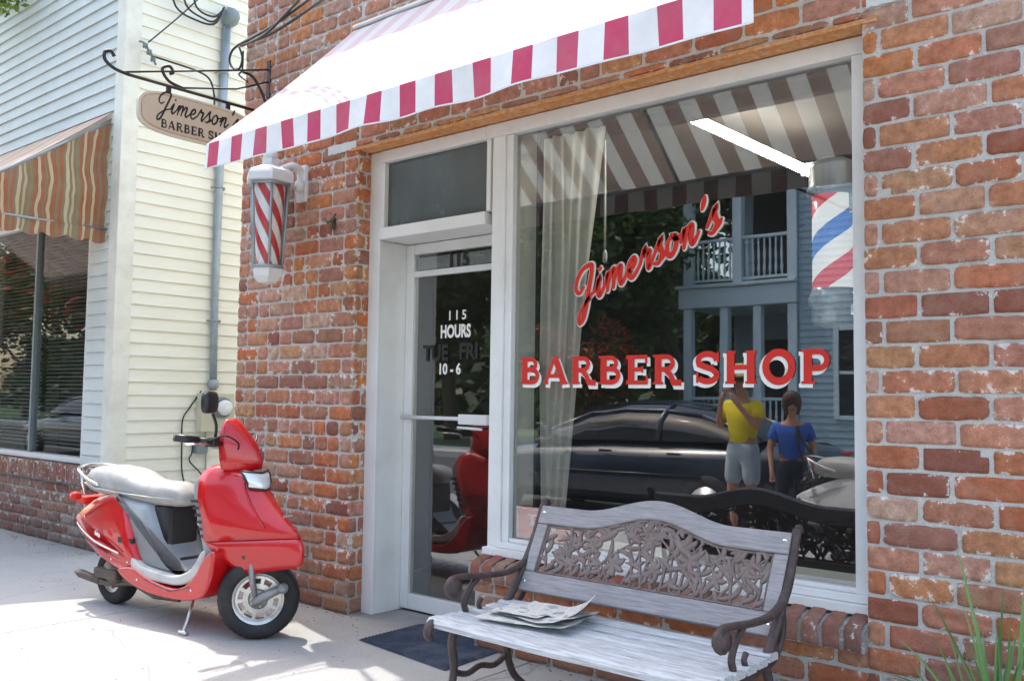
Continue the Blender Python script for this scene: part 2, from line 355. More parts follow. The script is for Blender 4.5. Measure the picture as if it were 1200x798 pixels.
        if hasattr(s, 'uv'):
            ul = me.uv_layers.new(name='UVMap')
            for lp in me.loops: ul.data[lp.index].uv = s.uv[lp.vertex_index] if lp.vertex_index < len(s.uv) else (0, 0)
        if fixn:
            bm = bmesh.new(); bm.from_mesh(me)
            if weld: bmesh.ops.remove_doubles(bm, verts=bm.verts, dist=1e-4)
            bmesh.ops.recalc_face_normals(bm, faces=bm.faces); bm.to_mesh(me); bm.free()
        me.update()
        ob = bpy.data.objects.new(name, me); COL.objects.link(ob)
        if parent is not None: ob.parent = parent
        return ob
def each(mb, name, mats, parent=None, up_=None, **kw):
    """one object per separate piece of mb"""
    par = list(range(len(mb.v)))
    def fd(i):
        while par[i] != i: par[i] = par[par[i]]; i = par[i]
        return i
    for f_ in mb.f:
        for q in f_[1:]: par[fd(q)] = fd(f_[0])
    gs = {}
    for k, f_ in enumerate(mb.f): gs.setdefault(fd(f_[0]), []).append(k)
    out = []
    for g in gs.values():
        m_ = MB(); used = sorted({i for k in g for i in mb.f[k]}); mp = {i: j for j, i in enumerate(used)}
        m_.v = [mb.v[i] for i in used]; m_.f = [tuple(mp[i] for i in mb.f[k]) for k in g]; m_.fm = [mb.fm[k] for k in g]; m_.sm = [mb.sm[k] for k in g]
        m_.at = {a: [(v[i] if i < len(v) else 0.) for i in used] for a, v in mb.at.items()}
        out.append(m_.build(name, mats, parent, **kw))
    return out
def tag(o, label=None, cat=None, group=None, kind=None):
    if label: o['label'] = label
    if cat: o['category'] = cat
    if group: o['group'] = group
    if kind: o['kind'] = kind
    return o
def thing(name, label, cat, loc=(0, 0, 0), rz=0, group=None, world=True):
    """Empty at a thing's base. world=True: its parts are given in world coordinates"""
    o = bpy.data.objects.new(name, None); o.empty_display_size = .1; COL.objects.link(o)
    o.location = loc; o.rotation_euler = (0, 0, rz); o.matrix_basis = Matrix.Translation(loc) @ Matrix.Rotation(rz, 4, 'Z')
    if world and rz == 0: o['_w'] = 1
    return tag(o, label, cat, group)
def sub(mb, name, mats, part, org=None, **kw):
    """a sub-part: coordinates offset as its thing's"""
    root = part.parent
    o = mb.build(name, mats, None, org=org if org is not None else (root.matrix_basis.translation if root.get('_w') else V((0, 0, 0))), **kw)
    o.parent = part; return o
def cr(pts, n=6, closed=False):
    """Catmull-Rom through pts (any dimension)"""
    out = []; k = len(pts)
    for i in range(k if closed else k-1):
        p = [pts[(i+d) % k] if closed else pts[max(0, min(k-1, i+d))] for d in (-1, 0, 1, 2)]
        for j in range(n):
            t = j/n
            out.append(tuple(.5*((2*p[1][a])+(-p[0][a]+p[2][a])*t+(2*p[0][a]-5*p[1][a]+4*p[2][a]-p[3][a])*t*t+(-p[0][a]+3*p[1][a]-3*p[2][a]+p[3][a])*t**3) for a in range(len(p[0]))))
    if not closed: out.append(tuple(pts[-1]))
    return out
def ribbon(mb, pts, w, fn, h, mi=0):
    """flat stroke of width w (number/list) along 2-D pts; fn(u,v,h)->xyz"""
    k = len(pts); ws = w if hasattr(w, '__len__') else [w]*k; vs = []
    for i in range(k):
        a = pts[max(0, i-1)]; b = pts[min(k-1, i+1)]; dx, dy = b[0]-a[0], b[1]-a[1]; l = math.hypot(dx, dy) or 1
        nx, ny = -dy/l, dx/l; c = 1
        if 0 < i < k-1:
            e = (pts[i][0]-a[0], pts[i][1]-a[1]); le = math.hypot(*e) or 1
            c = max(.55, abs((e[0]*dx+e[1]*dy)/(le*l)))
        for sgn in (1, -1): vs.append(fn(pts[i][0]+sgn*nx*ws[i]/2/c, pts[i][1]+sgn*ny*ws[i]/2/c, h))
    mb.add(vs, [(2*i, 2*i+1, 2*i+3, 2*i+2) for i in range(k-1)], mi)
def disc(mb, c, r, fn, h, mi=0, n=10):
    mb.add([fn(c[0]+r*math.cos(2*pi*j/n), c[1]+r*math.sin(2*pi*j/n), h) for j in range(n)], [tuple(range(n))], mi)
# ------------------------------------------------------------------ lettering
SCRIPT = {
 'J': (1.5, [[(.66,.95),(.38,.72),(.10,1.0),(.14,1.5),(.55,1.95),(1.12,1.95),(1.2,1.55),(1.02,.6),(.86,-.3),(.66,-.85),(.42,-.9),(.40,-.5),(.9,.1),(1.5,.4)], ]),
 'i': (.70, [[(0,.35),(.26,.98),(.22,.25),(.38,0),(.7,.42)], [(.30,1.38),(.33,1.5)]]),
 'm': (1.55, [[(0,.4),(.22,.98),(.2,0)], [(.2,.3),(.44,.92),(.62,.92),(.62,0)], [(.62,.3),(.88,.92),(1.08,.9),(1.06,.2),(1.22,0),(1.55,.42)]]),
 'n': (1.1, [[(0,.4),(.22,.98),(.2,0)], [(.2,.3),(.46,.94),(.66,.9),(.62,.2),(.78,0),(1.1,.42)]]),
 'e': (.86, [[(0,.4),(.34,.48),(.52,.76),(.38,1.0),(.14,.8),(.08,.35),(.3,0),(.56,.08),(.86,.42)]]),
 'r': (.86, [[(0,.4),(.24,1.14),(.32,.86),(.58,.86),(.52,.25),(.62,0),(.86,.42)]]),
 's': (.84, [[(0,.4),(.42,1.18),(.44,.8),(.58,.35),(.38,0),(.12,.06)], [(.5,.06),(.84,.42)]]),
 'o': (.95, [[(.40,1.0),(.12,.78),(.08,.25),(.32,0),(.58,.25),(.62,.72),(.42,1.0),(.62,.72),(.95,.80)]]),
 "'": (.50, [[(.30,2.0),(.16,1.45)]]),
 ' ': (.5, []),
}
def script(mb, text, fn, size, w, h0, mi, shear=.25, dh=.00012):
    x = 0; h = h0
    for ch in text:
        if ch == ' ': x += .5; continue
        adv, st = SCRIPT[ch]
        for s_ in st:
            p = cr(s_, 7); p = [((x+a+shear*b)*size, b*size) for a, b in p]
            k = len(p); ws = [w*(.72+.42*math.sin(pi*i/(k-1))) if w*2 > 0 else w for i in range(k)]
            ribbon(mb, p, ws, fn, h, mi); disc(mb, p[0], ws[0]*.5, fn, h-dh*.4, mi); disc(mb, p[-1], ws[-1]*.5, fn, h-dh*.7, mi); h -= dh
        x += adv
    return x*size
def arc(cx, cy, rx, ry, a0, a1, n=10): return [(cx+rx*math.cos(math.radians(a0+(a1-a0)*i/n)), cy+ry*math.sin(math.radians(a0+(a1-a0)*i/n))) for i in range(n+1)]
T, W2 = .15, .23   # thin and thick strokes of the slab letters
def _sf(x, w=.29): return [([(x-w/2, .035), (x+w/2, .035)], .07), ([(x-w/2, .965), (x+w/2, .965)], .07)]
SLAB = {
 'B': (.86, [([(.2,0),(.2,1)], W2), ([(.06,.035),(.3,.035)], .07), ([(.04,.965),(.3,.965)], .07), ([(.2,.93),(.42,.93)]+arc(.44,.74,.17,.19,88,-88)+[(.2,.54)], .14), ([(.2,.53)]+arc(.48,.3,.2,.23,88,-88)+[(.2,.07)], .15)]),
 'A': (.92, [([(.08,.0),(.42,1)], .11), ([(.42,1),(.76,.0)], W2), ([(.2,.3),(.64,.3)], .12), ([(.02,.035),(.19,.035)], .07), ([(.62,.035),(.89,.035)], .07)]),
 'R': (.92, [([(.2,0),(.2,1)], W2), ([(.04,.035),(.36,.035)], .07), ([(.04,.965),(.3,.965)], .07), ([(.2,.93),(.44,.93)]+arc(.46,.72,.18,.21,88,-88)+[(.2,.5)], .14), ([(.42,.5),(.58,.3),(.66,.06),(.9,.05)], .17)]),
 'E': (.80, [([(.2,0),(.2,1)], W2), ([(.04,.06),(.72,.06)], .12), ([(.04,.94),(.7,.94)], .12), ([(.2,.51),(.55,.51)], .12), ([(.69,.0),(.69,.3)], .08), ([(.67,.72),(.67,1)], .08), ([(.55,.4),(.55,.62)], .07)]),
 'S': (.78, [([(.64,.72)]+arc(.38,.73,.26,.2,35,180)+[(.14,.62),(.3,.53),(.5,.46),(.63,.33)]+arc(.38,.27,.26,.2,10,-155), .17), ([(.67,.66),(.67,.98)], .07), ([(.09,.02),(.09,.36)], .07)]),
 'H': (.98, [([(.2,0),(.2,1)], W2), ([(.74,0),(.74,1)], W2), ([(.2,.5),(.74,.5)], .13)]+_sf(.2)+_sf(.74)),
 'O': (.92, [(arc(.44,.5,.33,.43,0,360,24), .2)]),
 'P': (.84, [([(.2,0),(.2,1)], W2), ([(.04,.035),(.38,.035)], .07), ([(.04,.965),(.3,.965)], .07), ([(.2,.93),(.44,.93)]+arc(.46,.69,.2,.24,88,-88)+[(.2,.45)], .15)]),
}
def slab(mb, text, fn, sx, sy, h0, mi, grow=0, dx=0, dy=0, dh=.0001, space=.35):
    x = 0; h = h0
    for ch in text:
        if ch == ' ': x += space*sx; continue
        adv, st = SLAB[ch]
        for pts, w in st:
            ribbon(mb, [(x+a*sx+dx, b*sy+dy) for a, b in pts], w*(sx+sy)/2+grow, fn, h, mi); h -= dh
        x += (adv+.04)*sx
    return x
def text_mesh(txt, size, fn, mi_mat, name, bold=0, sx=1, spacing=1):
    cu = bpy.data.curves.new('t', 'FONT'); cu.body = txt; cu.size = size; cu.offset = bold; cu.space_character = spacing; cu.resolution_u = 4
    to = bpy.data.objects.new('t', cu); COL.objects.link(to)
    dg = bpy.context.evaluated_depsgraph_get(); me = bpy.data.meshes.new_from_object(to.evaluated_get(dg))
    mb = MB(); mb.add([fn(v.co.x*sx, v.co.y, 0) for v in me.vertices], [tuple(p.vertices) for p in me.polygons])
    bpy.data.objects.remove(to); bpy.data.curves.remove(cu); bpy.data.meshes.remove(me)
    return mb
# ------------------------------------------------------------------ bricks
CH, BL = .0912, .243      # course height, brick pitch
def one_brick(mb, a0, a1, b0, b1, fn, rnd, tint, prot=.005, rough=.8, res=(8, 4)):
    """brick face with an uneven rim between a0..a1, b0..b1; fn(u,v,out)->xyz"""
    nu, nv = res if a1-a0 > .12 else (4, 4)
    rough *= rnd.choice((.35, .5, .7, 1.0, 1.35))
    tl = (rnd.uniform(-.003, .003)*rough, rnd.uniform(-.003, .003)*rough)
    sd = rnd.random()*50; d = prot+rnd.uniform(-.0025, .004)*rough
    chip = rnd.random() < .22*rough; cc = (rnd.choice((0, 1)), rnd.choice((0, 1)), rnd.uniform(.008, .022))
    vs = []; rim = []
    for j in range(nv+1):
        for i in range(nu+1):
            s, t = i/nu, j/nv
            u = a0+(a1-a0)*s; v = b0+(b1-b0)*t+tl[0]*(s-.5)*2
            ed = min(s*nu, (1-s)*nu, t*nv, (1-t)*nv) < .5
            nz = noise.noise(V((u*34+sd, v*34, sd)))*.0045*rough
            # corner rounding
            cu, cv = (1 if s > .5 else -1), (1 if t > .5 else -1)
            du = max(0, .013-min(s, 1-s)*(a1-a0)); dv = max(0, .013-min(t, 1-t)*(b1-b0))
            k = du*dv/.013
            u -= cu*k*.45*rough; v -= cv*k*.45*rough
            if ed: v += nz*(1 if t in (0, 1) else .2); u += noise.noise(V((u*30, v*60, sd)))*.005*rough*(1 if s in (0, 1) else 0)
            o = d+noise.noise(V((u*18+sd, v*18, 3)))*.003*rough
            if chip and abs(s-cc[0])*(a1-a0) < cc[2] and abs(t-cc[1])*(b1-b0) < cc[2]: o -= .008
            vs.append((u, v, o)); rim.append(1. if ed else (.25 if min(s*nu, (1-s)*nu, t*nv, (1-t)*nv) < 1.5 else 0.))
    w = nu+1
    fs = [(j*w+i, j*w+i+1, (j+1)*w+i+1, (j+1)*w+i) for j in range(nv) for i in range(nu)]
    loop = [i for i in range(nu)]+[j*w+nu for j in range(nv)]+[nv*w+i for i in range(nu, 0, -1)]+[j*w for j in range(nv, 0, -1)]
    cu, cv = (a0+a1)/2, (b0+b1)/2; base = len(vs)
    # chamfer ring then skirt
    for k in loop:
        u, v, o = vs[k]; lu = math.hypot(u-cu, v-cv)
        vs.append((u+(u-cu)/lu*.002, v+(v-cv)/lu*.003, o-.004)); rim.append(1.)
    for k in loop:
        u, v, o = vs[k]; lu = math.hypot(u-cu, v-cv)
        vs.append((u+(u-cu)/lu*.004, v+(v-cv)/lu*.004, -.012)); rim.append(1.)
    n = len(loop)
    for r_ in range(2):
        pr = loop if r_ == 0 else list(range(base, base+n)); nx = list(range(base+r_*n, base+r_*n+n))
        for i in range(n): fs.append((pr[i], nx[i], nx[(i+1) % n], pr[(i+1) % n]))
    wear = rnd.random()**3
    mb.add([fn(*p) for p in vs], fs, 0, True, tint=tint, rim=rim, wear=wear)
def brick_field(mb, fn, u0, u1, v0, v1, holes=(), phase=0, ch=CH, bl=BL, jt=.0155, seed=1, tintf=None, rough=.75, res=(8, 4), head=0.0):
    rnd = random.Random(seed); k0 = math.floor(v0/ch); k1 = math.ceil(v1/ch)
    for k in range(k0, k1):
        b0, b1 = max(v0, k*ch)+jt*.5, min(v1, (k+1)*ch)-jt*.5
        if b1-b0 < .02: continue
        iv = [(u0, u1)]
        for (h0, h1, g0, g1) in holes:
            if (b0+b1)/2 > g0 and (b0+b1)/2 < g1:
                nv_ = []
                for (p, q) in iv:
                    if h1 <= p or h0 >= q: nv_.append((p, q)); continue
                    if h0 > p: nv_.append((p, h0))
                    if h1 < q: nv_.append((h1, q))
                iv = nv_
        for (p, q) in iv:
            x = math.floor(p/bl)*bl+((k % 2)*.5*bl+phase)-bl
            cuts = []
            while x < q+bl: cuts.append(x+rnd.uniform(-.012, .012)); x += bl
            for i in range(len(cuts)-1):
                a0, a1 = max(cuts[i], p), min(cuts[i+1], q)
                if a1-a0 < .035: continue
                segs = [(a0, a1)]
                if rnd.random() < head and a1-a0 > .2: m_ = (a0+a1)/2; segs = [(a0, m_), (m_, a1)]
                for (c0, c1) in segs:
                    t = rnd.random(); t = tintf(t, (c0+c1)/2, (b0+b1)/2) if tintf else t
                    bj = rnd.uniform(-.002, .002)
                    ed0 = jt*.5 if c0 > p+1e-6 else .001; ed1 = jt*.5 if c1 < q-1e-6 else .001
                    one_brick(mb, c0+ed0+rnd.uniform(0, .003), c1-ed1-rnd.uniform(0, .003), b0+bj, b1+bj, fn, rnd, t, rough=rough, res=res)

# ------------------------------------------------------------------ camera, light, world
f, yaw, pitch, roll = 1079.17, -.705959323, .0609184401, .0136851937
DY, CZ = -3.4549, 1.25
cy, sy, cp, sp_ = math.cos(yaw), math.sin(yaw), math.cos(pitch), math.sin(pitch)
fw = V((sy*cp, cy*cp, sp_)); rt = V((cy, -sy, 0)); up = rt.cross(fw)
r2 = rt*math.cos(roll)+up*math.sin(roll); u2 = -rt*math.sin(roll)+up*math.cos(roll)
cam = bpy.data.cameras.new('camera'); camo = bpy.data.objects.new('camera', cam); COL.objects.link(camo)
camo.matrix_world = Matrix(((r2.x, u2.x, -fw.x, 0), (r2.y, u2.y, -fw.y, DY), (r2.z, u2.z, -fw.z, CZ), (0, 0, 0, 1)))
cam.sensor_width = 36; cam.lens = f/1200*36; cam.clip_start = .05; cam.clip_end = 600
sc.camera = camo
CAM = V((0, DY, CZ))
def ray(px, py): return fw+r2*(px-600)/f-u2*(py-399)/f
def onY(px, py, Y=0): d = ray(px, py); return CAM+d*((Y-DY)/d.y)
def onX(px, py, X): d = ray(px, py); return CAM+d*(X/d.x)
to_sun = V((-.5, .13, 1)).normalized()
sun = bpy.data.lights.new('sun', 'SUN'); so = bpy.data.objects.new('sun', sun); COL.objects.link(so)
sun.energy = 5.0; sun.angle = math.radians(.5); sun.color = (1, .955, .88)
so.rotation_euler = to_sun.to_track_quat('Z', 'Y').to_euler(); so.location = (-5, 0, 12)
wd = bpy.data.worlds.new('World'); sc.world = wd; wd.use_nodes = True; wn = wd.node_tree
sky = wn.nodes.new('ShaderNodeTexSky'); sky.sky_type = 'NISHITA'; sky.sun_disc = False
sky.sun_elevation = math.asin(to_sun.z); sky.sun_rotation = math.atan2(to_sun.x, to_sun.y); sky.air_density = 1.2; sky.dust_density = 2.5
tn = wn.nodes.new('ShaderNodeMix'); tn.data_type = 'RGBA'; tn.blend_type = 'MULTIPLY'; tn.inputs[0].default_value = 1; tn.inputs[7].default_value = (4.45, 4.1, 3.7, 1)
wn.links.new(sky.outputs[0], tn.inputs[6]); wn.links.new(tn.outputs[2], wn.nodes['Background'].inputs[0]); wn.nodes['Background'].inputs[1].default_value = .15
sc.view_settings.view_transform = 'Standard'; sc.view_settings.look = 'None'; sc.view_settings.exposure = 0; sc.view_settings.gamma = 1
cyc = sc.cycles; cyc.max_bounces = 10; cyc.diffuse_bounces = 4; cyc.glossy_bounces = 5; cyc.transparent_max_bounces = 10; cyc.transmission_bounces = 6
cyc.caustics_reflective = False; cyc.caustics_refractive = False; cyc.sample_clamp_indirect = 6
try: cyc.use_denoising = True; cyc.denoiser = 'OPENIMAGEDENOISE'
except Exception: pass

# ------------------------------------------------------------------ ground
def slabs():
    mb = MB(); rnd = random.Random(3)
    ys = [-4.3, -2.15, .33]; x = -30
    xs = [-26+.0]
    while xs[-1] < 20: xs.append(xs[-1]+2.32)
    for j in range(len(ys)-1):
        for i in range(len(xs)-1):
            g = .0035
            dz = rnd.uniform(-.002, 0)
            mb.box((xs[i]+g, ys[j]+g, -.16), (xs[i+1]-g, ys[j+1]-g, dz), bev=.006)
    return mb
tag(slabs().build('sidewalk', m_conc), kind='structure')
mb = MB(); mb.box((-26, -4.3, -.2), (20, .36, -.008)); tag(mb.build('sidewalk_bed', m_patch), kind='structure')
mb = MB(); mb.box((-60, -4.47, -.2), (60, -4.305, .004), bev=.015); tag(mb.build('kerb', m_conc), kind='structure')
mb = MB(); mb.box((-60, -11, -.4), (60, -4.47, -.13)); tag(mb.build('street', m_asph), kind='structure')
mb = MB(); mb.box((-60, -12.6, -.3), (60, -11, 0)); tag(mb.build('far_sidewalk', m_conc), kind='structure')
mb = MB(); mb.add([(-300, -300, -.21), (300, -300, -.21), (300, 300, -.21), (-300, 300, -.21)], [(0, 1, 2, 3)]); tag(mb.build('ground', m_grass, fixn=False), kind='structure')
mb = MB(); mb.box((-60, -40, -.2), (60, -12.6, -.02)); tag(mb.build('lawn', m_grass), kind='structure')
mb = MB(); mb.box((-7.03, .33, -.2), (-5.33, 9, -.01)); tag(mb.build('alley_ground', M('pale bounce concrete', (.6, .59, .55), .9, var=.1)), kind='structure')  # hidden alley floor made pale to bounce light onto the clapboards

# ------------------------------------------------------------------ barber shop building
shop = thing('shop_building', 'old red brick barber shop with white framed door and plate glass window', 'building', (-1.5, 0, 0))
ZL = 2.683   # lintel height
def front(u, v, o): return (u, -o, v)
def tintA(t, u, v):
    if u < -4.1 and v > 2.85: return .25+.4*t if t > .3 else .55  # high left bricks retinted: shade and soot put into their colour
    return t
mb = MB()
brick_field(mb, front, -5.33, -4.147, .0, 4.62, seed=11, tintf=tintA, head=.25, holes=())
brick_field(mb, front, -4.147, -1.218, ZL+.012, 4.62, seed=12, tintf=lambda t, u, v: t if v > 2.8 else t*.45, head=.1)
brick_field(mb, front, -1.218, 1.3, .0, 4.62, seed=13, phase=.06, res=(12, 5), head=.03)
brick_field(mb, front, 1.3, 4.6, .0, 4.62, seed=15, res=(4, 2))
brick_field(mb, front, -3.165, -1.218, .0, .345, seed=14, head=.15)
# returns of the pier beside the door and of the base wall
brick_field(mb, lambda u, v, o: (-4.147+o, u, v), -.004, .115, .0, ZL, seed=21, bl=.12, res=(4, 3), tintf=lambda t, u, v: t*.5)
brick_field(mb, lambda u, v, o: (-3.165-o, -u, v), -.3, .004, .0, .345, seed=22, res=(4, 3))

mb.build('brick_facing', m_brick, shop)
mb = MB()
mb.box((-5.33, .0, -.1), (-4.147, .3, 4.62)); mb.box((-4.147, .0, ZL+.01), (-1.218, .3, 4.62)); mb.box((-1.218, .0, -.1), (4.6, .3, 4.62))
mb.box((-3.165, .0, -.1), (-1.218, .3, .352)); mb.box((4.35, .3, -.1), (4.6, 6, 4.62)); mb.box((-5.06, 5.75, -.1), (4.35, 6, 4.62))
mb.box((-5.06, .3, ZL+.12), (4.35, .32, 4.6))
mb.build('wall', m_mortar, shop)
mb = MB(); mb.box((-5.33, .301, -.1), (-5.06, 6, 4.62)); mb.build('bounce_side_wall', M('white bounce render', (.85, .84, .78), .9, var=.08, bump=.5), shop)  # unseen side wall, made white to bounce light across the alley
mb = MB(); mb.box((-5.36, -.05, 4.62), (4.63, 6.03, 4.7), bev=.01); mb.build('roof', m_conc, shop)
mb = MB(); mb.box((-4.2, -.012, ZL-.006), (-1.16, .105, ZL+.004)); mb.box((-4.2, -.013, ZL+.0045), (-1.16, -.009, ZL+.010)); mb.build('lintel', m_rust, shop)
# smeared mortar patches at the lintel ends
mb = MB(); rr = random.Random(5)
for (x0, x1, z0) in ((-4.42, -4.16, 2.688), (-1.2, -.93, 2.735)):
    n = 14; top = [(x0+(x1-x0)*i/n, z0+.05+rr.uniform(-.003, .004)) for i in range(n+1)]; bot = [(x1-(x1-x0)*i/n, z0+rr.uniform(-.004, .003)) for i in range(n+1)]
    mb.prism(top+bot, lambda u, v, h: (u, -h, v), .0, .0085)
each(mb, 'mortar_patch', M('pale mortar patch', (.62, .63, .63), .9, var=.12, vs=20, bump=1, bs=70), shop)
# rowlock sill
mb = MB(); rnd = random.Random(9); x = -3.17
while x < -1.26:
    w = .076+rnd.uniform(-.004, .004); zt = .452+rnd.uniform(-.004, .004); tt = rnd.random()
    yf = -.05+rnd.uniform(-.006, .004); k = 7
    def pr(s, t):   # wrap over front and sloped top
        L_ = [(yf+.006, .345), (yf, .352), (yf-.001, .39), (yf, .422), (yf+.012, .436), (yf+.05, .447), (yf+.11, zt+.012), (yf+.16, zt+.02)]
        q = s*(len(L_)-1); i = min(int(q), len(L_)-2); fr = q-i
        y = L_[i][0]*(1-fr)+L_[i+1][0]*fr; z = L_[i][1]*(1-fr)+L_[i+1][1]*fr
        xx = x+.006+(w-.012)*t; e = abs(t-.5)*2
        dz = -.007*max(0, e-.6)/.4
        return (xx+noise.noise(V((x*9, y*30, z*30)))*.003, y-dz*.7+noise.noise(V((xx*40, y*40, z*40)))*.002, z+dz*.8)
    mb.grid(pr, 14, 5, 0, True, tint=tt, rim=.2, wear=rnd.random()**4*.7); x += w+.006
mb.build('rowlock_sill', m_brickd, shop, fixn=False)
mb = MB(); mb.prism([(-.042, .34), (-.044, .415), (.0, .437), (.10, .452), (.10, .34)], lambda u, v, h: (h, u, v), -3.175, -1.218); mb.build('sill_mortar', m_mortard, shop)
# dark room behind
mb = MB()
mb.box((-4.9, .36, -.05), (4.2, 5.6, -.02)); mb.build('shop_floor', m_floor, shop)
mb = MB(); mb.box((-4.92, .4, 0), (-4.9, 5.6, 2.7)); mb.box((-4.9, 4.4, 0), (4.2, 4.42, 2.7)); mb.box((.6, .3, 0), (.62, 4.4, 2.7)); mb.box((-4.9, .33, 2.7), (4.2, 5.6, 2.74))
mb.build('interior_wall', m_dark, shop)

# --- shop front frames (one part: window; panes and letters its sub-parts)
FY = .10
mb = MB()
def fr(x0, x1, z0, z1, y0=.085, y1=.16, b=.004): mb.box((x0, y0, z0), (x1, y1, z1), bev=b)
fr(-3.215, -1.20, 2.602, 2.672, .085, .16)      # head
fr(-1.295, -1.205, .478, 2.601, .09, .17)       # right stile
fr(-3.082, -3.037, .52, 2.601, .098, .136)       # left stile
fr(-3.165, -1.2, .456, .492, .045, .18, .003)   # sill board
fr(-3.10, -1.2, .493, .522, .07, .175, .003)
fr(-3.034, -1.296, .523, .542, .1, .165, .002)
win = mb.build('shop_window_frame', m_white, shop)
GY = .13
mb = MB(); mb.add([(-3.035, GY, .53), (-1.29, GY, .53), (-1.29, GY, 2.605), (-3.035, GY, 2.605)], [(0, 1, 2, 3)])
sub(mb, 'window_pane', m_glass, win, fixn=False)
def gl(u, v, h): return (u, h, v)
mb = MB()
def gf(x0, z0): return lambda u, v, h: (x0+u, h, z0+v)
H_ = .132
WB = slab(MB(), 'BARBER', gl, 1, 1, 0, 0); sxB = (3.00-2.055)/WB
slab(mb, 'BARBER', gf(-3.0, 1.315), sxB, H_, GY-.004, 0)
WS = slab(MB(), 'SHOP', gl, 1, 1, 0, 0); sxS = (2.005-1.375)/WS
slab(mb, 'SHOP', gf(-2.005, 1.318), sxS, H_+.006, GY-.004, 0)
slab(mb, 'BARBER', gf(-3.0, 1.315), sxB, H_, GY-.0006, 1, grow=.006, dx=.010, dy=-.014, dh=.00003)
slab(mb, 'SHOP', gf(-2.005, 1.318), sxS, H_+.006, GY-.0006, 1, grow=.006, dx=-.012, dy=-.012, dh=.00003)
o = sub(mb, 'painted_lettering', [m_redp, m_whp], win, fixn=False); o['label'] = 'BARBER SHOP in red slab letters with white shadow'
ang = math.radians(21.8); ca, sa = math.cos(ang), math.sin(ang)
LN = script(MB(), "Jimerson's", gl, 1, .1, 0, 0); sz = .845/LN
def jf(u, v, h):
    return (-2.655+u*ca-v*sa*.55, h, 1.675+u*sa+v*ca)
mb = MB(); script(mb, "Jimerson's", jf, sz, .0235, GY-.0095, 0); script(mb, "Jimerson's", jf, sz, .0365, GY-.003, 1, dh=.00008)
o = sub(mb, 'painted_lettering', [m_redp, m_whp], win, fixn=False); o['label'] = "Jimerson's in slanting red script with white outline"
# --- door frame, transom
mb = MB()
fr(-4.145, -4.05, .0, 2.672, .095, .115)             # left front post
fr(-4.0495, -3.2155, 2.602, 2.671, .085, .16)        # head over transom
fr(-4.0495, -3.216, 2.15, 2.218, .08, .34)           # transom bar (deep, soffit seen from below)
fr(-4.049, -4.012, 2.2185, 2.6015, .09, .15)
fr(-3.166, -3.083, .0, 2.6015, .085, .36)            # mullion post
fr(-3.214, -3.186, 2.2185, 2.6015, .09, .15)
mb.box((-4.145, .1155, 0), (-4.052, .345, 2.149), bev=.003)  # jamb reveal
mb.box((-4.0515, .345, 0), (-3.1855, .40, .02), bev=.003)    # threshold
dframe = mb.build('door_frame', m_white, shop)
mb = MB(); mb.add([(-4.015, .12, 2.21), (-3.21, .12, 2.21), (-3.21, .12, 2.61), (-4.015, .12, 2.61)], [(0, 1, 2, 3)]); sub(mb, 'transom_pane', m_frost, dframe, fixn=False)
DYD = .31
mb = MB()
mb.box((-4.05, DYD, .012), (-3.985, DYD+.045, 2.145), bev=.004); mb.box((-3.36, DYD, .012), (-3.19, DYD+.045, 2.145), bev=.004)
mb.box((-3.984, DYD+.001, .012), (-3.361, DYD+.044, .10), bev=.004); mb.box((-3.984, DYD+.001, 2.085), (-3.361, DYD+.044, 2.145), bev=.004)
mb.box((-3.984, DYD+.003, 1.95), (-3.361, DYD+.03, 1.985), bev=.003)
door = mb.build('door', m_white, shop)
mb = MB(); mb.add([(-3.986, DYD+.02, .1), (-3.36, DYD+.02, .1), (-3.36, DYD+.02, 2.087), (-3.986, DYD+.02, 2.087)], [(0, 1, 2, 3)]); sub(mb, 'door_pane', m_glassd, door, fixn=False)
mb = MB(); mb.tube([(-4.045, DYD-.02, 1.122), (-3.36, DYD-.02, 1.122)], .011, 8); mb.box((-3.57, DYD-.035, 1.092), (-3.355, DYD-.002, 1.148), bev=.005); mb.tube([(-3.56, DYD-.045, 1.075), (-3.38, DYD-.045, 1.07)], .008, 6)
sub(mb, 'push_bar', m_trimw, door)
def dtxt(t, size, x, z, mat, bold=0, sx=1, lab=None, sp=1):
    m_ = text_mesh(t, size, lambda u, v, h: (x+u, DYD+.012, z+v), mat, 't', bold, sx, sp)
    o = sub(m_, 'door_lettering', mat, door, fixn=False)
    if lab: o['label'] = lab
dtxt('115', .115, -3.72, 1.99, m_bkp, .003, 1.0, 'black 115 on the top light of the door', 1)
mb = MB(); mb.box((-3.98, DYD+.024, 1.992), (-3.365, DYD+.03, 2.066)); sub(mb, 'top_light_backing', m_trimw, door)
dtxt('115', .075, -3.71, 1.685, m_whp, .0015, 1, 'white 115', 1.5)
dtxt('HOURS', .10, -3.765, 1.585, m_whp, .004, .72, 'white HOURS', 1)
dtxt('TUE', .125, -3.905, 1.455, m_bkp, .004, .9, 'black TUE'); dtxt('FRI', .125, -3.615, 1.46, m_bkp, .004, .9, 'black FRI')
dtxt('10 - 6', .085, -3.78, 1.375, m_whp, .003, .9, 'white 10 - 6', 1)
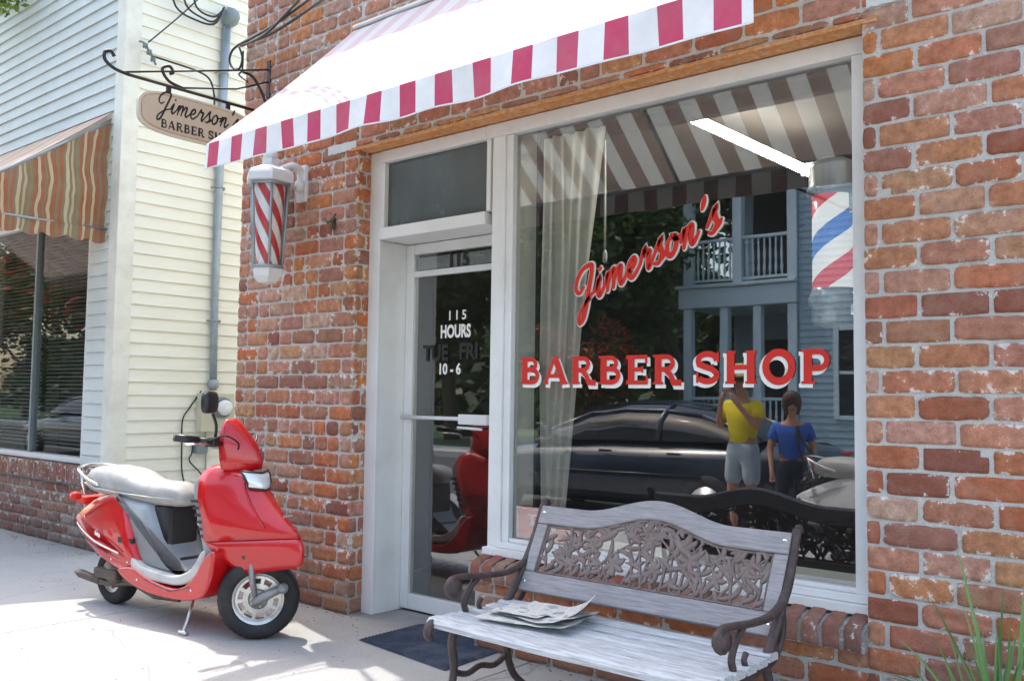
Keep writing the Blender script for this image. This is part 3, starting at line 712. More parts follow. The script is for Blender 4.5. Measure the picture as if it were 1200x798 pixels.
# --- display inside: side panel, curtain, blind cord, header
mb = MB(); mb.box((-3.08, .165, .5), (-2.932, .175, 2.64)); mb.box((-2.93, .160, .53), (-2.921, .178, 2.6), mi=1); panel_ = mb.build('display_side_panel', [m_curt, m_bkp], shop)
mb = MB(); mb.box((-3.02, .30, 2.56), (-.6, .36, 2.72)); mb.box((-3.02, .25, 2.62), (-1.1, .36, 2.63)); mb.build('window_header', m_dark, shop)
mb = MB(); mb.box((-3.03, .175, .45), (-1.1, .62, .50)); mb.build('display_shelf', m_panel, shop)
nt_ = m_curt.node_tree; t__ = nt_.nodes.new('ShaderNodeBsdfTranslucent'); t__.inputs[0].default_value = (.95, .95, .88, 1); x__ = nt_.nodes.new('ShaderNodeMixShader'); x__.inputs[0].default_value = .45
nt_.links.new(nt_.nodes['Principled BSDF'].outputs[0], x__.inputs[1]); nt_.links.new(t__.outputs[0], x__.inputs[2]); nt_.links.new(x__.outputs[0], nt_.nodes['Material Output'].inputs[0])
def curt(s, t):
    z = .50+(2.57-.50)*t
    xr = -2.80+.27*max(0, (z-.5)/2.1)**.9; xl = -2.925; x = xl+(xr-xl)*s+.01*math.sin(z*3+s*6)
    y = .185+.012*math.sin(s*34+z*1.2)*(0.55+.45*t)+.010*math.sin(s*13-z*2)+.03*(1-t)
    return (x, y, z)
mb = MB(); mb.grid(curt, 80, 40, 0, True)
tag(mb.build('curtain', m_curt, fixn=False), 'white curtain drawn aside behind the left edge of the plate glass window', 'curtain')
mb = MB(); mb.tube([(-2.655, .37, 2.60), (-2.65, .37, 2.0)], .006, 6); mb.lathe([(.002, 1.93), (.011, 1.935), (.012, 1.98), (.004, 2.0)], (-2.65, .37, 0), n=10)
tag(mb.build('blind_cord', m_trimw), 'thin white pull cord hanging beside the curtain inside the shop', 'cord')
mb = MB(); rot = lambda a: a
mb.box((-3.01, .145, .545), (-2.66, .152, .705), bev=.002); mb.box((-2.655, .147, .545), (-2.50, .154, .66), bev=.002)
t_ = mb.build('red_sign_card', m_redc, org=(-2.8, .19, .52)); t_.location = (-2.8, .19, .52)
tag(t_, 'red card sign with white marks standing in the lower left of the shop window', 'sign')
mb = MB()
for (a, b, c, d) in ((-2.985, -2.78, .688, .693), (-2.93, -2.91, .61, .66), (-2.95, -2.89, .66, .668), (-2.80, -2.77, .6, .64), (-2.74, -2.72, .61, .65), (-2.76, -2.70, .655, .662), (-2.86, -2.83, .60, .61)): mb.box((a, .142, c), (b, .1445, d))
o = mb.build('white_marking', m_whp, org=(-2.8, .19, .52)); o.parent = t_
# fluorescent lamp in the shop
lt = thing('ceiling_lamp', 'lit fluorescent tube light on the ceiling inside the barber shop', 'lamp', (-1.93, .75, 2.45))
mb = MB()
LA, LB = V((-1.905, .30, 2.452)), V((-1.90, 1.38, 2.452))
LA = onY(802, 134, .40); LB = onY(949, 202, 1.25); LB.z = LA.z+ (LB.z-LA.z)
mb.tube([LA, LB], .024, 12)
mb.build('tube', m_lamp, lt)
mb = MB(); c_ = (LA+LB)/2; 
for P_ in (LA, LB): mb.box(P_+V((-.045, -.012, -.02)), P_+V((.045, .012, .05)), bev=.004); each(mb, 'end_holder', m_gbox, lt)
# barber pole behind the glass
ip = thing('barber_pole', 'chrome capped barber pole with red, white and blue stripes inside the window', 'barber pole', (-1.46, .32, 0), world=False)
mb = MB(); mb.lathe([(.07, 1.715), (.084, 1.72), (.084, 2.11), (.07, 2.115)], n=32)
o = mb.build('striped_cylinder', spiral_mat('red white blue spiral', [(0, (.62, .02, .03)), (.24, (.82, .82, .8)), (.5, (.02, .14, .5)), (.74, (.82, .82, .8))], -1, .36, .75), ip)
for o_, pf in (('top_cap', [(.088, 2.105), (.102, 2.11), (.105, 2.135), (.098, 2.145), (.096, 2.225), (.09, 2.245), (.06, 2.262), (.0, 2.266)]), ('bottom_cap', [(.03, 1.555), (.08, 1.565), (.088, 1.585), (.088, 1.64), (.1, 1.65), (.1, 1.68), (.09, 1.70), (.086, 1.716)])):
    mb = MB(); mb.lathe(pf, n=32); mb.build(o_, m_cap, ip)
mb = MB(); mb.box((.05, -.03, 2.02), (.16, .03, 2.13), bev=.01); mb.box((.05, -.03, 1.6), (.16, .03, 1.7), bev=.01); each(mb, 'bracket', m_chrome, ip)

# ------------------------------------------------------------------ awning
aw = thing('shop_awning', 'white and crimson striped cloth awning over the barber shop door and window', 'awning', (-2.7, 0, 2.38))
AX0, AX1, AP = -4.2, -1.205, .95
ZF, ZW = 2.513, 3.415
per = .2028
m_can = stripes_mat('bleached awning top, striped beneath', 0, per, .5, (.34, .25, .20), (.82, .80, .70), .5, top=(.95, .925, .93), transl=.40, dash=(2.60, 2.72, 2.78, 2.95))
def can(s, t):
    x = AX0+(AX1-AX0)*s; y = -AP*(1-t); z = ZF+(ZW-ZF)*t-.035*math.sin(pi*t)*(1-.4*abs(math.cos(s*pi*6)))
    return (x, y+.003*math.sin(s*40), z)
mb = MB(); mb.grid(can, 60, 14, 0, True); o = mb.build('canopy', m_can, aw, fixn=False)
mb = MB()
def vfn(s, t):
    x = AX0+(AX1-AX0)*s
    return (x, -AP-.002-.010*math.sin(s*19)*(1-t)-.007*math.sin(s*47+1)*(1-t), ZF-.137*(1-t)+.003*math.sin(s*37)*(1-t))
mb.grid(vfn, 150, 4, 0, True)
m_val = stripes_mat('crimson striped valance', 0, per, 0, (.64, .085, .17), (.95, .94, .95), .46, transl=.15, back=((.22, .17, .15), (.5, .5, .46)))
o = mb.build('valance', m_val, aw, fixn=False)
o.data.transform(Matrix.Translation((-2.7+4.175+per*20, 0, 0)) @ Matrix.Identity(4)); o.location = (2.7-4.175-per*20, 0, 0)
mb = MB(); mb.grid(lambda s, t: (AX0+(AX1-AX0)*s, -AP-.0045-.010*math.sin(s*19)-.007*math.sin(s*47+1), ZF-.138+.003*math.sin(s*37)+.007*t), 150, 1); mb.build('hem_binding', m_trimw, aw, fixn=False)
mb = MB()
mb.tube([(AX0+.01, -AP+.015, ZF-.012), (AX1-.01, -AP+.015, ZF-.012)], .012, 8)
for xe in (AX0+.02, -2.7, AX1-.02): mb.tube([(xe, -AP+.02, ZF-.02), (xe, -.01, ZW-.075)], .010, 8)
mb.build('frame', m_galv, aw)
mb = MB()
for k in range(26):   # lacing stitched along the slope
    s = R.random(); t = .12+.8*R.random()
mb.tube([(AX0, -.012, ZW+.006), (AX1, -.012, ZW+.006)], .014, 8); mb.build('head_rail', m_trimw, aw)

# ------------------------------------------------------------------ barber pole lantern outside
bp = thing('barber_pole', 'six sided white capped barber pole lantern on the brick pier left of the door', 'barber pole', (-4.70, -.22, 1.9), world=False)
Z0 = -1.9
def hexa(r, z, n=6, a0=0): return [(r*math.cos(2*pi*(j+.5)/n+a0), r*math.sin(2*pi*(j+.5)/n+a0), z+Z0) for j in range(n)]
def hexloft(mb, prof, n=6, mi=0):
    vs = []; k = len(prof)
    for r, z in prof: vs += hexa(r, z, n)
    fs = [(i*n+j, i*n+(j+1) % n, (i+1)*n+(j+1) % n, (i+1)*n+j) for i in range(k-1) for j in range(n)]+[tuple(range(n))[::-1], tuple((k-1)*n+j for j in range(n))]
    mb.add(vs, fs, mi)
mb = MB(); hexloft(mb, [(.055, 2.665), (.055, 2.62)][::-1]); hexloft(mb, [(.135, 2.515), (.152, 2.52), (.152, 2.563), (.14, 2.585), (.06, 2.622), (.0, 2.624)]); mb.lathe([(.03, .765), (.045, .77), (.045, .80), (.02, .815), (0, .816)], n=12)
mb.build('cap', m_trimw, bp)
mb = MB(); hexloft(mb, [(.02, 1.905), (.06, 1.915), (.088, 1.95), (.092, 1.99), (.1, 2.0), (.09, 2.005)]); mb.build('base', m_trimw, bp)
rt0, rt1 = .094, .122
mb = MB()
for a, b in zip(hexa(rt0, 2.0), hexa(rt1, 2.515)): mb.tube([a, b], .0085, 6)
for z, r in ((2.006, rt0), (2.508, rt1)): h_ = hexa(r, z); mb.tube(h_, .012, 6, closed=True)
mb.build('cage', m_galv, bp)
mb = MB(); hexloft(mb, [(.070, 2.0), (.092, 2.515)], 24)
mb.build('striped_drum', spiral_mat('red and white spiral', [(0, (.60, .012, .015)), (.46, (.88, .88, .88)), (.96, (.10, .12, .35)), (.985, (.88, .88, .88))], 5, .187), bp)
mb = MB(); hexloft(mb, [(rt0-.006, 2.002), (rt1-.006, 2.512)]); mb.build('glass_panel', glass_mat('lantern glass', .02, (.99, .99, .99), .1, .1, .0), bp)
mb = MB()
mb.tube(cr([(.03, .02, .69), (.06, .12, .74), (.05, .2, .70), (.04, .218, .62)], 6), [.02]*6+[.024]*6+[.026]*7, 8); mb.box((-.0, .19, .53), (.09, .222, .76), bev=.01); mb.lathe([(.0, -.02), (.035, -.01), (.04, .02), (.0, .03)], (.06, .16, .62), 'y', 12)
mb.build('wall_bracket', m_trimw, bp)
# small rusty hook on the pier
mb = MB(); c = onY(391, 262, -.02); mb.box(c+V((-.02, -.01, -.035)), c+V((.0, .02, .035)), bev=.003); mb.tube([c+V((-.05, -.03, .03)), c+V((-.015, -.03, .0)), c+V((.03, -.03, .02)), c+V((.035, -.02, .05))], .008, 6)
o = mb.build('wall_hook', m_eng, org=c); o.location = c; tag(o, 'small rusty iron hook fixed in the brick pier', 'hook')

# ------------------------------------------------------------------ hanging sign on its bracket
BX = -5.06
br = thing('sign_bracket', 'black wrought iron scroll bracket projecting from the brick wall', 'bracket', (BX, 0, 3.1))
mb = MB(); mb.box((BX-.02, -.012, 3.17), (BX+.02, .004, 3.42), bev=.003); mb.build('wall_plate', m_blk, br)
ZB = 3.065
mb = MB()
mb.tube([(BX, -.0, ZB), (BX, -.95, ZB)], .010, 8)
mb.tube(cr([(BX, -.95, ZB), (BX, -1.03, ZB+.012), (BX, -1.085, ZB+.045), (BX, -1.09, ZB+.09), (BX, -1.055, ZB+.105), (BX, -1.035, ZB+.08)], 6), .010, 8); mb.build('bar', m_blk, br)
mb = MB()
mb.tube([(BX, -.98, ZB+.006), (BX, -.006, 3.36)], .006, 6)
mb.tube([(BX, -.62, ZB+.01), (BX, -.24, 3.17), (BX, -.006, 3.28)], .006, 6); mb.build('stay', m_blk, br)
mb = MB()
mb.tube(cr([(BX, -.60, ZB+.01), (BX, -.70, ZB+.03), (BX, -.745, ZB+.09), (BX, -.70, ZB+.12), (BX, -.675, ZB+.09), (BX, -.695, ZB+.075)], 6), .009, 8)
mb.tube(cr([(BX, -.0, ZB+.02), (BX, -.06, 3.2), (BX, -.13, 3.28), (BX, -.2, 3.29)], 6), .009, 8)
for (yy, zz) in ((-.62, 3.02), ): pass
each(mb, 'scroll', m_blk, br)
sg = thing('hanging_sign', "tan rounded board reading Jimerson's BARBER SHOP hanging from an iron bracket", 'sign', (BX, -.53, 2.74))
c = V((BX, -.50, 2.895)); W_, Hh = .37, .112
def oval(w, h, n=14, e=3.2):
    r_ = []
    for i in range(n*4):
        a = 2*pi*i/(n*4); ca_, sa_ = math.cos(a), math.sin(a)
        r_.append((math.copysign(abs(ca_)**(1/1.6), ca_)*w, math.copysign(abs(sa_)**(1/1.9), sa_)*h))
    return r_
sf = lambda u, v, h: (c.x+h, c.y+u, c.z+v)
mb = MB(); mb.prism(oval(W_+.018, Hh+.018), sf, -.014, .012); mb.build('board', m_signe, sg)
mb = MB(); mb.prism(oval(W_+.004, Hh+.004), sf, .0121, .0135); mb.build('border_line', m_rust, sg)
mb = MB(); mb.prism(oval(W_-.003, Hh-.003), sf, .0136, .0155); mb.build('painted_face', m_tan, sg)
LN2 = script(MB(), "Jimerson's", gl, 1, .1, 0, 0)
mb = MB(); z2 = .555/LN2
# reads left to right as seen from +X: u runs along +Y
script(mb, "Jimerson's", lambda u, v, h: sf(-.285+u, .005+v*1.05, .0156-h), z2, .0105, 0, 0)
o = mb.build('sign_lettering', m_bkp, sg, fixn=False); o['label'] = "Jimerson's in black script"
mb = MB(); WW = slab(MB(), 'BARBER SHOP', gl, 1, 1, 0, 0, space=.4)
slab(mb, 'BARBER SHOP', lambda u, v, h: sf(-.25+u, -.092+v, .0156-h), .50/WW, .052, 0, 0, space=.4); o = mb.build('sign_lettering', m_bkp, sg, fixn=False); o['label'] = 'BARBER SHOP in black capitals'
mb = MB()
for yy in (-.70, -.30): mb.box((BX-.008, yy-.014, 3.005), (BX+.008, yy+.014, 3.07), bev=.002)
each(mb, 'hanger', m_blk, sg)

# ------------------------------------------------------------------ clapboard house on the left
hs = thing('clapboard_house', 'cream clapboard house with corner boards and a shop window over a brick base', 'house', (-9, 0, 0))
def siding(mb, org, ud, nd, u0, u1, z0, z1, ch=.1025, seed=1, d=.016):
    rnd = random.Random(seed); n = max(2, int((u1-u0)/.35)); z = z0
    org, ud, nd = V(org), V(ud), V(nd)
    while z < z1-.01:
        zt = min(z+ch, z1); jj = rnd.uniform(-.002, .002)
        us = [u0+(u1-u0)*i/n for i in range(n+1)]; vs = []
        for u in us:
            w = .0022*noise.noise(V((u*.9, z*7, seed)))
            for (zz, dd) in ((zt+.006, .001), (z+jj+w, d), (z+jj+w+.002, -.004)): vs.append(org+ud*u+nd*dd+V((0, 0, zz)))
        fs = [(3*i+k, 3*i+3+k, 3*i+4+k, 3*i+1+k) for i in range(n) for k in range(2)]
        mb.add(vs, fs, 0, False); z += ch
HX = -7.03
mb = MB(); siding(mb, (HX, 0, 0), (0, 1, 0), (1, 0, 0), .11, 7.5, .1, 5.5, seed=2); siding(mb, (HX-.55, 0, 0), (0, 1, 0), (1, 0, 0), 7, 7.1, 5, 5.1)
mb.build('side_siding', m_sid_lit, hs, fixn=False)
mb = MB(); X0w, X1w, Z0w, Z1w = -9.75, -7.50, .66, 2.78
siding(mb, (0, 0, 0), (1, 0, 0), (0, -1, 0), -14, HX-.11, Z1w+.0, 5.5, seed=3)
siding(mb, (0, 0, 0), (1, 0, 0), (0, -1, 0), X1w, HX-.11, .64, Z1w+.0, seed=4)
siding(mb, (0, 0, 0), (1, 0, 0), (0, -1, 0), -14, X0w, .64, Z1w, seed=5)
mb.build('front_siding', m_sid_shade, hs, fixn=False)
mb = MB(); mb.box((HX-.115, -.022, .1), (HX+.022, .115, 5.5), bev=.004); mb.build('corner_board', m_cream, hs)
mb = MB(); mb.box((-14, .012, 0), (X0w-.001, .2, 5.5)); mb.box((X1w+.001, .012, 0), (HX-.012, .2, 5.5)); mb.box((X0w-.001, .012, Z1w+.01), (X1w+.001, .2, 5.5)); mb.box((X0w-.001, .012, 0), (X1w+.001, .2, Z0w-.01)); mb.box((HX-.2, .2, 0), (HX-.012, 7.5, 5.5)); mb.box((-14, 7.3, 0), (HX-.2, 7.5, 5.5)); mb.box((-14, .2, 0), (-13.8, 7.3, 5.5))
mb.build('wall', m_sid_lit, hs)
mb = MB(); mb.prism([(-14.1, 5.5), (-6.98, 5.5), (-10.5, 6.6)], lambda u, v, h: (u, h, v), -.0, 7.6); mb.build('roof', m_roof, hs)
mb = MB(); mb.box((X0w, -.01, Z0w), (X1w, .09, Z0w+.045), bev=.004); mb.box((X0w, .02, Z1w-.05), (X1w, .09, Z1w), bev=.004); mb.box((X1w-.035, -.0, Z0w+.046), (X1w, .09, Z1w-.051), bev=.004); mb.box((X0w, .0, Z0w+.046), (X0w+.04, .09, Z1w-.051), bev=.004)
hw = mb.build('house_window_frame', m_trimw, hs)
mb = MB(); mb.box((-8.625, .03, Z0w+.046), (-8.59, .095, Z1w-.051), bev=.003); sub(mb, 'mullion', m_gbox, hw)
mb = MB(); mb.add([(X0w, .06, Z0w), (X1w, .06, Z0w), (X1w, .06, Z1w), (X0w, .06, Z1w)], [(0, 1, 2, 3)]); sub(mb, 'window_pane', m_glassh, hw, fixn=False)
mb = MB()
for (a, b) in ((-8.55, -7.55), (-9.7, -8.66)):
    z = .75
    while z < 2.72: mb.add([(a, .13, z), (b, .13, z), (b, .15, z+.016), (a, .15, z+.016)], [(0, 1, 2, 3)]); z += .034
o = mb.build('window_blind', M('grey blind slats', (.16, .16, .15), .7), fixn=False, org=(-8.6, .14, .75)); o.location = (-8.6, .14, .75); tag(o, 'grey slatted blind behind the clapboard house window', 'blind')
mb = MB(); mb.box((X0w-.3, .9, 0), (X1w+.3, .92, 2.9)); mb.build('interior_wall', m_dark, hs)
mb = MB()
brick_field(mb, lambda u, v, o: (u, -.03-o, v), -14, -7.17, 0, .505, seed=31, ch=.0815, bl=.235, res=(5, 3))
x = -14
rnd = random.Random(8)
while x < -7.2:
    one_brick(mb, x+.006, x+.07, .513, .645, lambda u, v, o: (u, -.075-o, v), rnd, rnd.random(), res=(4, 4)); x += .077
x = -14
while x < -7.2:
    one_brick(mb, x+.006, x+.07, -.078, .01, lambda u, v, o: (u, v, .648+o), rnd, rnd.random(), res=(4, 4)); x += .077
brick_field(mb, lambda u, v, o: (-7.17+o, u, v), -.03, .12, 0, .505, seed=33, ch=.0815, bl=.235, res=(5, 3))
mb.build('brick_base', m_brickd, hs)
mb = MB(); mb.box((-14, -.03, -.1), (-7.17, .011, .508)); mb.box((-14, -.077, .509), (-7.168, .011, .646)); mb.build('base_mortar', m_mortard, hs)
# its awning
ha = thing('house_awning', 'faded rust, green and cream striped awning with scalloped edge on the clapboard house', 'awning', (-8.6, 0, 2.4))
HP = 1.22; HZ0, HZ1 = 2.60, 3.50
def hcan(s, t):
    x = -11.5+(4.3)*s; y = -HP*(1-t); z = HZ0+(HZ1-HZ0)*t-.05*math.sin(pi*t)+.012*math.sin(s*30+t*5)*math.sin(pi*t)
    return (x, y, z)
LNS = [(.05, .12, (.58, .49, .32)), (.17, .22, (.52, .43, .27)), (.30, .33, (.30, .26, .14)), (.46, .52, (.60, .50, .34)), (.60, .64, (.26, .22, .12)), (.68, .75, (.58, .48, .31)), (.86, .92, (.28, .22, .13))]
m_hc = stripes_mat('rust and green awning cloth', 1, .34, .1, (.27, .215, .13), (.38, .145, .075), .38, transl=.35, fold=.10, lines=LNS)
m_hct = stripes_mat('bleached torn awning cloth', 0, .34, .1, (.80, .68, .56), (.72, .50, .42), .4, transl=.35, fold=.12, lines=[(.2, .25, (.85, .78, .6)), (.5, .55, (.85, .8, .65))])
mb = MB(); mb.grid(hcan, 60, 16, 0, True); mb.build('canopy', m_hct, ha, fixn=False)
def wing(s, t):
    y = -HP*(1-s); zt = HZ0+(HZ1-.05-HZ0)*s-.05*math.sin(pi*s); zb = 2.53
    z = zb+(zt-zb)*t
    return (-7.2+.03*math.sin(y*11+z*2)*(.4+.6*(1-t))+.015*math.sin(z*14), y-.0, z)
mb = MB(); mb.grid(wing, 50, 20, 0, True); mb.build('side_wing', m_hc, ha, fixn=False)
def scal(s, t):
    y = -HP*(1-s); k = abs(math.sin(y*pi/.17)); z = 2.535-(.085+.035*k)*(1-t)
    return (-7.193+.02*math.sin(y*11+5), y, z)
mb = MB(); mb.grid(scal, 110, 3, 0, True)
o = mb.build('scalloped_valance', m_hc, ha, fixn=False)
def scal2(s, t):
    x = -11.5+4.3*s; k = abs(math.sin(x*pi/.17)); z = 2.60-(.15+.035*k)*(1-t)
    return (x, -HP-.004+.01*math.sin(x*9), z)
mb = MB(); mb.grid(scal2, 200, 3, 0, True); mb.build('front_valance', stripes_mat('rust awning valance', 0, .34, .1, (.27, .215, .13), (.38, .145, .075), .38, transl=.35, fold=.03, lines=LNS), ha, fixn=False)
mb = MB(); mb.tube([(-7.21, -.0, 3.42), (-7.21, -HP, 2.57)], .012, 8); mb.tube([(-7.21, -.0, 2.54), (-7.21, -HP, 2.54)], .01, 8); mb.tube([(-11.5, -HP+.02, 2.57), (-7.21, -HP+.02, 2.57)], .012, 8); mb.build('frame', m_galv, ha)

# --- electrics on the side wall
XC = HX+.05
cd = thing('service_conduit', 'galvanised conduit running up the cream clapboard wall', 'pipe', (XC, .84, 1.25))
mb = MB(); mb.tube([(XC, .845, 1.27), (XC, .835, 2.0), (XC, .84, 3.4), (XC, .86, 4.42)], [.030, .030, .034, .036], 12); mb.build('pipe', m_galv, cd)
mb = MB()
for z in (1.86, 3.0, 4.0): mb.tube([(XC-.045, .84-.055, z), (XC+.02, .80, z), (XC+.038, .84, z), (XC+.02, .88, z), (XC-.045, .84+.055, z)], .007, 6); mb.lathe([(.0, -.01), (.012, -.008), (.012, .01), (0, .012)], (XC-.03, .90, z), 'x', 8)
mb.lathe([(.038, -.02), (.045, -.01), (.045, .04), (.036, .05)], (XC, .845, 1.31), n=12); each(mb, 'strap', m_galv, cd)
mb = MB(); mb.lathe([(.03, -.06), (.05, -.04), (.075, .0), (.075, .06), (.05, .1), (0, .115)], (XC+.02, .87, 4.47), n=14, rot=Matrix.Rotation(.7, 3, 'Y')); wh = mb.build('weatherhead', m_gbox, cd)
mt = thing('electric_meter', 'beige electric meter box with round glass dial on the clapboard wall', 'meter', (XC, .85, 1.0))
mb = MB(); mb.box((HX+.012, .71, .925), (HX+.12, 1.01, 1.245), bev=.006); mb.build('box', m_beige, mt)
mb = MB(); mb.lathe([(.0, .0), (.082, .0), (.088, .01), (.088, .03), (.07, .045), (.068, .03), (.0, .03)], (HX+.12, .885, 1.125), 'x', 28); mb.build('ring', m_gbox, mt)
mb = MB(); mb.lathe([(.066, .03), (.066, .06), (.058, .085), (.03, .095), (0, .096)], (HX+.12, .885, 1.125), 'x', 24); mb.build('dial', M('white meter dial', (.75, .76, .74), .2, var=.1, vs=60), mt)
o = MB().box((HX+.01, .70, .745), (HX+.075, .80, .86), bev=.004).build('junction_box', m_gbox, org=(HX, .75, .745)); o.location = (HX, .75, .745); tag(o, 'small grey junction box under the electric meter', 'box')
def cable(pts, r, label, name='cable', n=6, m=m_cable, grp=None):
    mb = MB(); mb.tube(cr([tuple(p) for p in pts], n), r, 6); p0 = V(pts[0]); o = mb.build(name, m, org=p0); o.location = p0; return tag(o, label, 'cable', grp)
hx = HX+.03
cable([onX(236, 458, hx), onX(222, 478, hx), onX(214, 492, hx), onX(213, 520, hx), onX(213, 550, hx), onX(216, 566, hx)], .006, 'thin dark cable looping down left of the meter box')
cable([onX(226, 512, hx), onX(225, 530, hx), onX(222, 540, hx), onX(236, 556, hx), onX(240, 575, hx)], .006, 'thin cable dropping from the grey junction box')
cable([onX(240, 483, hx), onX(241, 520, hx), onX(241, 560, hx), onX(242, 600, hx)], .007, 'thin pipe dropping below the beige meter box', m=m_galv)
q = HX+.12
for i, pts in enumerate(([(200, -30), (206, 8), (232, 25), (252, 28), (262, 10)], [(213, -30), (218, 6), (238, 22), (252, 25), (263, 9)], [(224, -28), (230, 8), (250, 20), (262, 12)])):
    cable([onX(a, b, q+.02*i) for a, b in pts], .009, ['outermost black drip loop of cable at the weatherhead', 'middle black drip loop of cable at the weatherhead', 'innermost black drip loop of cable at the weatherhead'][i], grp='drip loops at the weatherhead')
cable([onX(237, -5, q), onX(210, 20, q), onX(174, 50, q)], .006, 'taut guy wire running down to the insulator on the wall')
mb = MB(); p0 = onX(170, 58, q)
for k in range(3):
    a = V((0, .035*k, -.045*k)); mb.lathe([(.0, -.012), (.026, -.01), (.014, 0), (.026, .01), (0, .012)], p0+a+V((0, 0, .03)), 'y', 12)
mb.tube([p0+V((-.05, -.02, .07)), p0+V((.0, -.01, .05)), p0+V((.01, .05, -.03)), p0+V((-.05, .12, -.08))], .010, 6)
o = mb.build('wire_insulator', m_gbox, org=p0); o.location = p0; tag(o, 'cluster of grey wire insulators on the clapboard wall', 'insulator')
cable([onX(178, 66, q), onX(200, 73, q), onX(232, 84, q), onX(246, 94, q), onX(251, 112, q), onX(251, 124, q)], .008, 'black cable from the insulators to the conduit')
A_ = onY(281, 52, -.03)
for i, (a, b) in enumerate(((372, -8), (382, -3), (360, -10))):
    e = onY(a, b, -.9); m_ = (A_+e)/2-V((0, 0, .02+.02*i)); cable([A_+V((.01*i, 0, -.01*i)), m_, e, onY(a+180, b-160, -3.2)], .008, 'black overhead service wire running from the brick corner to the street', 'service_wire', grp='overhead service wires')
cable([A_, onY(272, 60, -.05), onY(269, 72, -.05), onY(274, 81, -.05), onY(281, 80, -.05), onY(284, 68, -.05), onY(280, 55, -.05)], .008, 'coiled black cable loop at the top corner of the brick wall')
cable([onY(285, 60, -.03), onY(284, 82, -.03), onY(280, 88, -.03), onY(290, 96, -.02)], .006, 'short kinked wire under the coiled cable loop')

# ------------------------------------------------------------------ door mat, joint patch
mb = MB()
Pm = [V((-3.684, -.309, 0)), V((-2.99, -.385, 0)), V((-3.02, .09, 0)), V((-3.69, .13, 0))]
def mf(s, t):
    a = Pm[0].lerp(Pm[1], s); b = Pm[3].lerp(Pm[2], s); p = a.lerp(b, t); e = min(s, 1-s, t, 1-t)
    return (p.x, p.y, .002+(.011 if e > .01 else 0)+.0025*math.sin(t*110)*(1 if e > .03 else 0))
mb.grid(mf, 30, 110, 0, True)
o = mb.build('doormat', m_mat, org=(-3.35, -.1, 0), fixn=False); o.location = (-3.35, -.1, 0); tag(o, 'dark blue ribbed doormat in front of the shop door', 'doormat')

mb = MB(); rnd = random.Random(21)
for k in range(420):
    if k < 260: x, y = rnd.uniform(-8.5, .2), -abs(rnd.gauss(.03, .10))-.0
    else: x, y = rnd.uniform(-7, -1.5), rnd.uniform(-2.2, -.1)
    if x < -7.1: y -= .09
    r_ = rnd.uniform(.003, .011)*(1 if k < 260 else .7); a = rnd.uniform(0, pi); h_ = rnd.uniform(.002, .006)
    c1, s1 = math.cos(a)*r_, math.sin(a)*r_
    mb.add([(x+c1, y+s1, 0), (x-s1*.6, y+c1*.6, 0), (x-c1, y-s1, 0), (x+s1*.6, y-c1*.6, 0), (x, y, h_)], [(0, 1, 4), (1, 2, 4), (2, 3, 4), (3, 0, 4)], rnd.choice((0, 0, 1)))
tag(mb.build('gravel_litter', [m_patch, M('dry leaf scraps', (.16, .10, .05), .9, var=.4)]), 'grit and dry leaf scraps scattered along the foot of the walls', 'litter', kind='stuff')
# ------------------------------------------------------------------ bench
bn = thing('park_bench', 'cast iron and white slat bench with flower relief back below the shop window', 'bench', (-1.93, -.65, 0))
BX0, BX1 = -2.50, -1.345
def end(mb, x):
    n0 = len(mb.v)
    # back post into seat side and rear leg
    mb.tube([(x, y, z) for y, z in cr([(-.300, .795), (-.315, .77), (-.345, .70), (-.40, .60), (-.475, .50), (-.53, .43), (-.60, .385), (-.72, .372), (-.86, .385), (-.94, .405), (-.985, .395), (-.995, .365), (-.98, .345)], 6)], .0145, 8, flat=(1.3, 1, 1))
    mb.tube([(x, y, z) for y, z in cr([(-.300, .795), (-.285, .80), (-.278, .785)], 4)], .014, 8)
    # inner curl joining arm, back and seat
    mb.tube([(x, y, z) for y, z in cr([(-.44, .56), (-.425, .50), (-.44, .44), (-.49, .395), (-.56, .375)], 6)], .013, 8)
    # arm with scroll
    mb.tube([(x, y, z) for y, z in cr([(-.335, .73), (-.365, .64), (-.42, .57), (-.52, .535), (-.65, .535), (-.78, .548), (-.85, .552), (-.885, .535), (-.885, .50), (-.86, .487), (-.84, .505), (-.85, .522)], 6)], .0125, 8, flat=(1.35, 1, 1))
    mb.lathe([(.0, -.022), (.03, -.02), (.034, 0), (.03, .02), (0, .022)], (x, -.862, .518), 'x', 14)
    # arm support S
    mb.tube([(x, y, z) for y, z in cr([(-.72, .535), (-.77, .50), (-.80, .45), (-.79, .41), (-.82, .385)], 6)], .0125, 8)
    mb.tube([(x, y, z) for y, z in cr([(-.70, .40), (-.715, .43), (-.70, .45)], 5)], .010, 8)
    # legs
    mb.tube([(x, y, z) for y, z in cr([(-.84, .38), (-.865, .31), (-.85, .22), (-.87, .12), (-.92, .045), (-.95, .012)], 6)], [.0165]*12+[.015]*18+[.019], 8)
    mb.tube([(x, y, z) for y, z in cr([(-.56, .38), (-.53, .30), (-.54, .22), (-.50, .12), (-.42, .05), (-.385, .012)], 6)], [.0165]*12+[.015]*18+[.019], 8)
    mb.tube([(x, y, z) for y, z in cr([(-.86, .20), (-.78, .175), (-.70, .19), (-.62, .175), (-.545, .20)], 6)], .012, 8)
    mb.lathe([(.0, 0), (.026, .002), (.024, .014), (0, .016)], (x, -.952, 0), n=10); mb.lathe([(.0, 0), (.026, .002), (.024, .014), (0, .016)], (x, -.383, 0), n=10)
for x in (BX0+.01, BX1-.01):
    mb = MB(); end(mb, x); mb.build('end_frame', m_iron, bn)
ys = [-.945, -.862, -.782, -.702, -.622, -.545]
